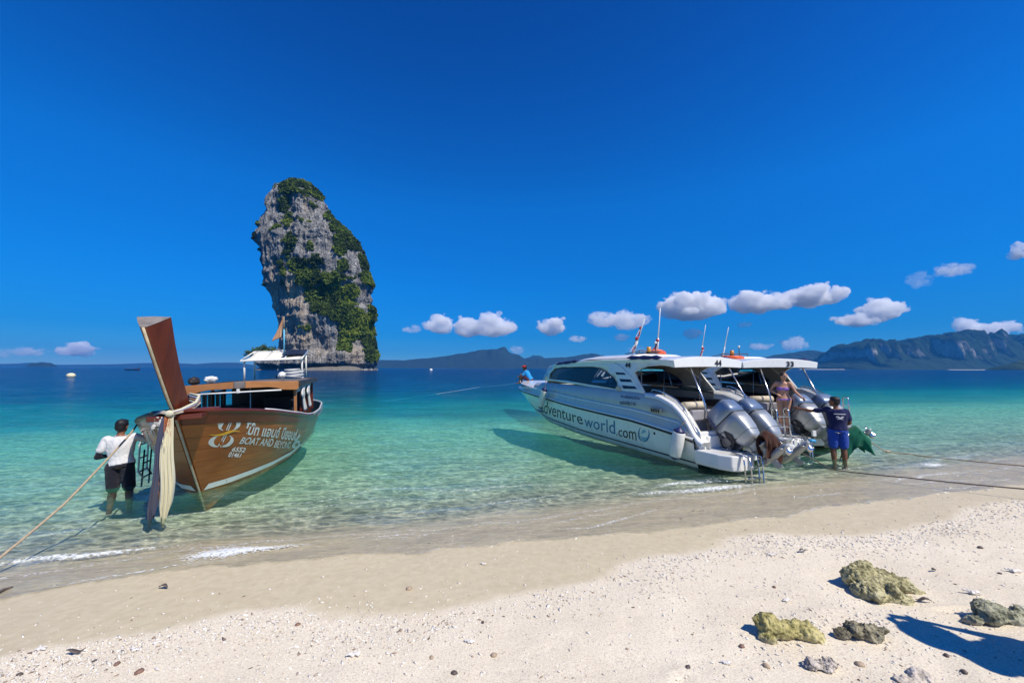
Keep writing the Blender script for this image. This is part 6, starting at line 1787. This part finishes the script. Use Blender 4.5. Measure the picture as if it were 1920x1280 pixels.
drape('engine_cover', C_GREEN, [at_y(1574, 826, 8.80), at_y(1588, 806, 8.72), at_y(1604, 797, 8.68), at_y(1629, 822, 8.60)], 1, (.44, .24), 'green cloth draped over the rightmost motor, behind the man in navy', 5, over=.18, hem=.015)

# upright boarding ladders on the farther speedboat
def up_ladder(root, x, y0, y1, zt, zb, lean):
    for k in (0, 1):
        m = MB(); yy = (y0, y1)[k]
        m.tube([(x, yy, zb), (x + lean, yy, zt - .06), (x + lean + .04, yy, zt), (x + lean + .12, yy, zt), (x + lean + .16, yy, zt - .06), (x + .16, yy, zb + .05)], .016, 8)
        m.build('ladder_rail', STEEL, root)
    n = 3
    for i in range(n):
        z = zb + (zt - zb) * (.08 + .33 * i); xx = x + lean * (z - zb) / (zt - zb)
        m = MB(); m.box((xx, (y0 + y1) / 2, z), (.07, abs(y1 - y0), .022)); m.build('ladder_tread', STEEL, root, bevel=.004)
up_ladder(S2, -.62, 1.16, .86, 1.06, .36, .03)
up_ladder(S2, -.05, -1.02, -1.26, 1.28, .50, .0)
# small mesh bucket and blue float hanging between the boats
pf = at_y(1523, 826, 8.6); lump('float', pf, .06, paint('blue_float_plastic', (.03, .28, .55), .5), 4, (1.3, 1, .6), .1, 'small bright blue float hanging between the motors of the two speedboats', 'float')
pf = at_y(1526, 812, 8.6); MB().box((0, 0, 0), (.07, .05, .12)).build('tag_board', P_WHITE).location = pf
tb = bpy.data.objects['tag_board']; tb.name = 'placard'; tag(tb, 'little white plate hanging just above the blue float', 'plate')

# ------------------------------------------------------------------ ropes on the right
def on_sand(u, v, dz=.0):
    z = 0.1
    for _ in range(8):
        p = at_z(u, v, z); z = gz(p.x, p.y)
    return Vector((p.x, p.y, z + dz))
a = M1 @ Vector((-.3, -1.1, .40))
rope('mooring_rope', [a, at_z(1560, 880, .06), at_z(1700, 895, .16), at_z(1990, 922, .30)], .011, P_ROPED, 'dark mooring line from the nearest speedboat running right along the water', sag=.01)
a = M2 @ Vector((-.3, -1.2, .40))
rope('mooring_rope', [a, at_z(1660, 846, .02), at_z(1705, 851, .02), at_z(1800, 862, .05), at_z(1990, 878, .22)], .012, P_ROPE, 'tan mooring line from speedboat 33 running right with a knot in it', sag=.01)
kp = at_z(1664, 846, .03); lump('rope_knot', kp, .045, P_ROPE, 8, (1.6, 1, .5), .5, 'loose tan knot of rope floating on the farther mooring line', 'knot')
rope('rope_end', [on_sand(-10, 1118, .02), on_sand(6, 1108, .015), on_sand(22, 1101, .0)], .012, P_ROPED, 'short dark end of rope in the wash at the left edge', sag=0)
a = M1 @ Vector((10.6, .15, 1.34))
rope('anchor_line', [a, at_z(900, 725, .25), at_z(720, 752, -.1)], .006, P_WHITE, 'thin pale anchor line leading out from the bow of the nearest speedboat', sag=.05)

# ------------------------------------------------------------------ far boats and buoys
def far_at(u, dist, L, rot, label, canopy=True):
    x = at_y(u, 690, dist).x; p = Vector((x, dist, 0))
    return far_boat_at(p, L, rot, label, canopy)
def far_boat_at(p, L, rot, label, canopy):
    root = empty('longtail_boat', p, (0, 0, rot)); tag(root, label, 'boat')
    m = MB(); rows = []
    for i in range(13):
        f = i / 12; x = (f - .5) * L; w_ = .085 * L * math.sin(min(1, f * 1.35 + .12) * math.pi * .5) * (1 if f < .6 else math.cos((f - .6) / .4 * math.pi * .48)); zz = .05 * L * (1 + 2.4 * abs(f - .4) ** 2)
        rows.append([(x, -w_, zz), (x, -w_ * .7, 0), (x, 0, -.02 * L), (x, w_ * .7, 0), (x, w_, zz)])
    m.loft(rows, 0); m.build('hull', W_RED, root)
    m = MB(); m.tube([(L * .47, 0, .08 * L), (L * .55, 0, .22 * L)], [.02 * L, .012 * L], 6); m.build('prow', W_RED, root)
    if canopy:
        m = MB(); m.box((-.05 * L, 0, .135 * L), (.5 * L, .15 * L, .012 * L)); m.build('canopy', W_GREY, root)
        for x in (-.28, .18):
            for y in (-.06, .06): MB().tube([(x * L, y * L, .05 * L), (x * L, y * L, .13 * L)], .006 * L, 5).build('canopy_post', W_DARK, root)
    return root
far_at(248, 255, 9.5, R(3), 'tiny distant longtail boat just below the horizon, left of the prow')
far_at(455, 300, 4.5, R(160), 'tiny distant boat at the waterline left of the rock stack', False)
def buoy(u, v, r, sc, label, mat):
    p = at_z(u, v, 0); root = lump('buoy', (p.x, p.y, r * .35), r, mat, u, sc, .04, label, 'buoy', subs=3)
    return root
P_CREAMB = paint('cream_buoy_plastic', (.75, .66, .42), .5, .1, 2)
buoy(133, 706, .58, (1.25, 1.1, .95), 'cream mooring buoy floating at the far left', P_CREAMB)
buoy(548, 714, .32, (1, 1, .9), 'small white buoy floating behind the awning of the longtail boat', P_WHITE)
buoy(808, 694.5, 1.2, (1, 1, .9), 'tiny white buoy on the horizon right of the rock stack', P_WHITE)

# ------------------------------------------------------------------ coral rocks on the sand
def coral_mat(name, a, b, c_):
    t = NT(name); co = t.coord()
    n = t.noise(co, 7, 7, .7); n2 = t.noise(co, 28, 5, .7); vz = t.voro(co, 26, 'F1')
    c = t.ramp(n, [(.34, a), (.52, b), (.70, c_)])
    c = t.mix(t.ramp(n2, [(.34, .75), (.5, 0.)]), c, tuple(x * .3 for x in a))
    g = t.new('ShaderNodeSeparateXYZ'); t.l.new(co, g.inputs[0])
    low = t.ramp(t.math('ADD', g.outputs[2], t.math('MULTIPLY', n, .06)), [(.035, 1.), (.075, 0.)])
    c = t.mix(t.math('MULTIPLY', low, .6), c, (.62, .56, .46))
    h = t.math('ADD', n2, t.math('MULTIPLY', t.ramp(vz, [(0., 0.), (.5, 1.)]), .8))
    return t.done(t.pbr(c, .95, 0, t.bump(h, 1.0, .022), .15))
CO1 = coral_mat('yellow_green_coral_rock', (.17, .16, .08), (.50, .46, .26), (.68, .64, .42))
CO2 = coral_mat('ochre_coral_rock', (.20, .18, .06), (.52, .46, .20), (.66, .60, .34))
CO3 = coral_mat('dark_coral_rock', (.10, .09, .06), (.32, .29, .20), (.58, .54, .40))
CO4 = coral_mat('grey_green_coral_rock', (.14, .15, .10), (.38, .38, .27), (.60, .58, .46))
CO5 = coral_mat('white_coral', (.45, .38, .32), (.66, .60, .54), (.76, .72, .68))
def coral(u, v, blobs_, mat, label, seed, vox=.008, amp=.03, rot=0.0):
    p = on_sand(u, v, 0); r_ = random.Random(seed); m = MB()
    for (x, y, z, rx, ry_, rz_) in blobs_:
        m.ball((x, y, z), (rx, ry_, rz_), 0, 20, 14, rot=Euler((r_.uniform(-.3, .3), r_.uniform(-.3, .3), r_.uniform(-1, 1))).to_matrix())
        for k in range(9):
            a = r_.uniform(0, 6.28); e = r_.uniform(-.1, 1.1)
            m.ball((x + rx * .85 * math.cos(a) * math.cos(e), y + ry_ * .85 * math.sin(a) * math.cos(e), z + rz_ * .85 * math.sin(e)), r_.uniform(.18, .42) * min(rx, ry_), 0, 10, 8)
    o = m.build('coral_rock', mat); o.location = (p.x, p.y, p.z - .014); o.rotation_euler = (0, 0, rot)
    md = o.modifiers.new('union', 'REMESH'); md.mode = 'VOXEL'; md.voxel_size = vox; md.use_smooth_shade = True
    for nm_, sc_, st2 in (('rough_big', .11, amp * 1.1), ('rough_small', .03, amp * .75), ('pits', .013, amp * .4)):
        tx = bpy.data.textures.get(nm_) or bpy.data.textures.new(nm_, 'CLOUDS'); tx.noise_scale = sc_; tx.noise_depth = 3; tx.noise_type = 'HARD_NOISE'
        md = o.modifiers.new(nm_, 'DISPLACE'); md.texture = tx; md.strength = st2; md.mid_level = .45; md.texture_coords = 'LOCAL'
    tag(o, label, 'coral rock', 'coral rocks lying on the sand')
    return o
coral(1655, 1112, [(-.17, -.06, .05, .11, .12, .09), (-.14, .10, .09, .10, .09, .09), (-.02, .14, .10, .12, .08, .10), (-.04, -.04, .06, .12, .14, .08), (.10, .10, .07, .10, .10, .08), (.20, .06, .05, .09, .09, .07), (.03, -.15, .02, .10, .06, .05), (.26, .0, .02, .06, .06, .05)], CO1, 'largest coral rock, knobbly yellow green, lying farthest up the beach', 1)
coral(1483, 1194, [(-.13, .03, .07, .09, .07, .08), (-.04, .01, .05, .10, .07, .06), (.07, .0, .055, .11, .07, .065), (.15, -.03, .03, .05, .05, .045), (-.17, -.03, .02, .06, .05, .04)], CO2, 'smooth two-humped ochre coral rock left of the small dark one', 2, amp=.02)
coral(1618, 1196, [(-.12, .01, .035, .06, .05, .04), (-.02, .02, .05, .08, .07, .055), (.07, .0, .045, .09, .06, .05)], CO3, 'small dark pitted coral rock between the ochre one and the shadow', 3, amp=.03, vox=.006)
coral(1868, 1166, [(-.15, .0, .03, .09, .05, .035), (-.03, .02, .07, .11, .09, .075), (.10, .0, .04, .09, .07, .05), (.24, .03, .04, .12, .08, .06)], CO4, 'grey green coral rock at the right edge above the shadow', 4, amp=.026)
coral(1543, 1256, [(-.05, .02, .03, .06, .05, .04), (.02, .0, .03, .05, .05, .04), (.07, .03, .03, .04, .04, .035)], CO5, 'white folded coral lump in front of the ochre rock', 5, amp=.03, vox=.006)
coral(1722, 1277, [(-.05, .0, .01, .09, .05, .025), (.05, .03, .01, .07, .06, .03)], CO5, 'flat white coral half buried at the bottom edge', 6, amp=.02, vox=.006)
coral(1312, 958, [(-.08, 0, .005, .07, .04, .03), (.04, .01, .005, .06, .04, .03)], CO3, 'small dark clump of coral in the wet sand under the stern of the nearest speedboat', 7, amp=.03)
# separate bits that can be told apart
PB_DARK = paint('dark_pebble', (.09, .07, .06), .6, .3, 20); PB_RED = paint('red_brown_pebble', (.22, .125, .09), .6, .3, 20); PB_TAN = paint('tan_pebble', (.42, .32, .22), .7, .3, 20); PB_WHITE = paint('white_coral_bit', (.74, .70, .64), .9, .15, 20, bump=.5)
BITS = [(1505, 1035, .05, 'leaf', 'curled dry brown leaf lying above the ochre coral rock'), (1452, 1101, .014, 'red', 'tiny red-brown pebble up the sand from the ochre coral rock'), (1474, 1127, .035, 'white', 'white shell lump with a dark hollow above the ochre coral rock'),
        (1446, 1041, .035, 'white', 'white coral lump at the edge of the rubble, left of the dry leaf'), (1732, 1129, .05, 'leaf', 'flat brown strip beside the right end of the largest coral rock'), (1838, 1027, .022, 'dark', 'dark brown pebble alone in the upper right of the sand'),
        (1751, 1071, .03, 'leaf', 'small brown flake above the right end of the largest coral rock'), (1875, 1075, .013, 'dark', 'tiny dark pebble near the right edge, above the grey green rock'), (1900, 1072, .05, 'white', 'pale branched coral piece by the right edge'),
        (1824, 1113, .05, 'white', 'curved pale shell rim between the largest rock and the grey green rock'), (1391, 1212, .016, 'red', 'round reddish pebble left of the ochre coral rock'), (1437, 1249, .018, 'tan', 'tan pebble in front of the ochre coral rock'),
        (1362, 1244, .03, 'white', 'flat white coral piece left of the tan pebble at the bottom'), (1808, 1260, .015, 'dark', 'small dark pebble under the lower edge of the shadow'), (1612, 1246, .02, 'tan', 'tan pebble right of the white folded coral'),
        (1775, 1229, .014, 'dark', 'small dark pebble right of the dark pitted rock'), (880, 1204, .035, 'white', 'white coral lump at the bottom centre of the sand'), (926, 1229, .018, 'tan', 'tan pebble at the bottom centre, right of the white lump'),
        (905, 1167, .012, 'dark', 'dark pebble above the white lump at the bottom centre'), (851, 1262, .017, 'dark', 'dark pebble closest to the bottom edge at the centre'), (1290, 1252, .016, 'dark', 'dark pebble at the bottom between the centre and the coral rocks'),
        (809, 1233, .013, 'tan', 'tan pebble left of the bottom centre'), (767, 1104, .022, 'tan', 'tan shell lying alone on the smooth wet sand at the centre'), (769, 1130, .016, 'white', 'white chip on the wet sand just below the tan shell'),
        (906, 1058, .030, 'white', 'white chip lying on the wet sand nearest the wash'), (75, 1218, .035, 'white', 'white coral piece in the lower left of the wet sand'), (142, 1226, .05, 'leaf', 'dark stick lying in the lower left of the wet sand'),
        (177, 1239, .011, 'dark', 'black pebble right of the dark stick'), (219, 1245, .016, 'red', 'orange-red pebble near the bottom left'), (36, 1265, .015, 'dark', 'black pebble nearest the bottom left corner'), (261, 1260, .02, 'red', 'brown pebble at the bottom edge on the left'),
        (295, 1255, .022, 'white', 'smooth white lump at the bottom edge on the left'), (251, 1220, .03, 'white', 'white coral piece above the smooth white lump'), (293, 1206, .028, 'white', 'upper white coral piece of the left rubble'), (558, 1171, .016, 'red', 'red-brown pebble on the wet sand left of the centre'),
        (662, 1229, .04, 'white', 'twig-like white coral left of the bottom centre'), (306, 1103, .05, 'leaf', 'thin dark stick on the wet sand near the foam')]
for i, (u, v, r, kd, lb) in enumerate(BITS):
    p = on_sand(u, v, r * .25)
    if kd == 'leaf':
        r_ = random.Random(i); m = MB(); rows = []
        for a in range(9):
            f = a / 8; w_ = r * .28 * math.sin(f * math.pi) + .002
            rows.append([((f - .5) * 2 * r, (k - 1.5) * w_ * .7, .010 * math.cos((k - 1.5)) + .012 * math.sin(f * 6 + i) + abs(k - 1.5) * .004) for k in range(4)])
        m.loft(rows, 0); o = m.build('dry_leaf', PB_RED if i % 2 else PB_DARK); o.modifiers.new('solid', 'SOLIDIFY').thickness = .003
        o.location = p + Vector((0, 0, .006)); o.rotation_euler = (0, 0, r_.uniform(-.6, .6)); tag(o, lb, 'dry leaf')
    elif kd == 'white':
        r_ = random.Random(i); m = MB()
        for k in range(5):
            a = r_.uniform(-.8, .8) + (math.pi if k % 2 else 0); q_ = Vector((math.cos(a), math.sin(a), .1)) * r * r_.uniform(.5, 1.1)
            m.tube([(0, 0, 0), q_ * .5 + Vector((0, 0, r * .15)), q_], [r * .32, r * .25, r * .16], 7); m.ball(q_, r * .2, 0, 8, 6)
        m.ball((0, 0, 0), (r * .55, r * .45, r * .35), 0, 12, 8)
        o = m.build('coral_piece', PB_WHITE); md = o.modifiers.new('union', 'REMESH'); md.mode = 'VOXEL'; md.voxel_size = r * .09; md.use_smooth_shade = True
        tx = bpy.data.textures['rough_small']; md = o.modifiers.new('rough', 'DISPLACE'); md.texture = tx; md.strength = r * .25; md.texture_coords = 'LOCAL'
        o.location = p; tag(o, lb, 'coral piece')
    else:
        lump('pebble', p, r, {'dark': PB_DARK, 'red': PB_RED, 'tan': PB_TAN}[kd], i * 3.1, (1.25, .95, .7), .3, lb, 'pebble', rot=i * 1.3, subs=2)

# ------------------------------------------------------------------ crushed coral and shell strewn over the sand
def rubble(N, seed):
    r_ = np.random.default_rng(seed)
    Y_ = 1.2 + (r_.random(N * 7) ** 1.7) * 12.5
    X_ = (r_.random(N * 7) * 2 - 1) * (1.42 * Y_ + .6)
    s = shore_s(X_, Y_); we = wet_edge(X_, Y_); d_ = s - we
    patch = vnoise(X_ * 1.1, Y_ * 1.1, seed=91) * .5 + .5; patch2 = vnoise(X_ * 3.5, Y_ * 3.5, seed=92) * .5 + .5
    pr = np.where(d_ < 0, .08 + .55 * patch ** 2 * patch2 + .9 * np.exp(-((d_ + .22) / .22) ** 2) * (.3 + patch2), 0.012 + .16 * np.exp(-(d_ / .4) ** 2) * patch2 + .03 * patch2 ** 3)
    pr = np.where(s > -.15, pr * .2, pr) * (X_ > -20)
    keep = r_.random(N * 7) < pr
    X_, Y_, s, d_ = X_[keep][:N], Y_[keep][:N], s[keep][:N], d_[keep][:N]
    n = len(X_); print('rubble', n)
    sz = .0035 + .0085 * r_.random(n) ** 3.0 + .0035 * np.clip(np.exp(-((d_ + .2) / .25) ** 2), 0, 1) * r_.random(n)
    sz *= .66 + .09 * Y_
    Z_ = ground_z(X_, Y_)
    base = np.array([(1, 0, 0), (0, 1, 0), (-1, 0, 0), (0, -1, 0), (0, 0, 1), (0, 0, -1), (.62, .62, .35), (-.6, .55, -.3)], float)
    oc = np.array([(0, 6, 4), (6, 1, 4), (1, 2, 4), (2, 3, 4), (3, 0, 4), (0, 5, 6), (6, 5, 1), (1, 5, 7), (7, 5, 2), (2, 1, 7), (2, 5, 3), (3, 5, 0)])
    B = base[None] * (1 + .35 * (r_.random((n, 8, 1)) - .5)) * np.stack([1 + 1.6 * r_.random(n) ** 2, .55 + .35 * r_.random(n), .35 + .3 * r_.random(n)], 1)[:, None, :]
    az = r_.random(n) * 6.283; tl_ = (r_.random(n) - .5) * .9
    c_, s_ = np.cos(tl_), np.sin(tl_)
    x = B[..., 0] * c_[:, None] - B[..., 2] * s_[:, None]; z = B[..., 0] * s_[:, None] + B[..., 2] * c_[:, None]; y = B[..., 1]
    ca_, sa_ = np.cos(az)[:, None], np.sin(az)[:, None]
    P = np.stack([x * ca_ - y * sa_, x * sa_ + y * ca_, z], -1) * sz[:, None, None] + np.stack([X_, Y_, Z_ + sz * .22], 1)[:, None, :]
    F = (oc[None] + (np.arange(n) * 8)[:, None, None]).reshape(-1, 3)
    tone = np.repeat(r_.random(n), 8)
    return P.reshape(-1, 3), F, tone
t = NT('crushed_coral'); tn = t.attr('tone'); co = t.coord()
c = t.ramp(tn, [(.0, (.16, .12, .10)), (.05, (.36, .27, .20)), (.10, (.60, .53, .45)), (.5, (.72, .67, .59)), (.9, (.80, .77, .70)), (1., (.84, .82, .78))])
MAT_RUB = t.done(t.pbr(c, .9, 0, t.bump(t.noise(co, 150, 3), .4, .003), .2))
P_, F_, tn_ = rubble(34000, 3)
me = fast_mesh('crushed_coral', P_, F_, [MAT_RUB], False, {'tone': tn_})
tag(link('crushed_coral', me), kind='stuff')
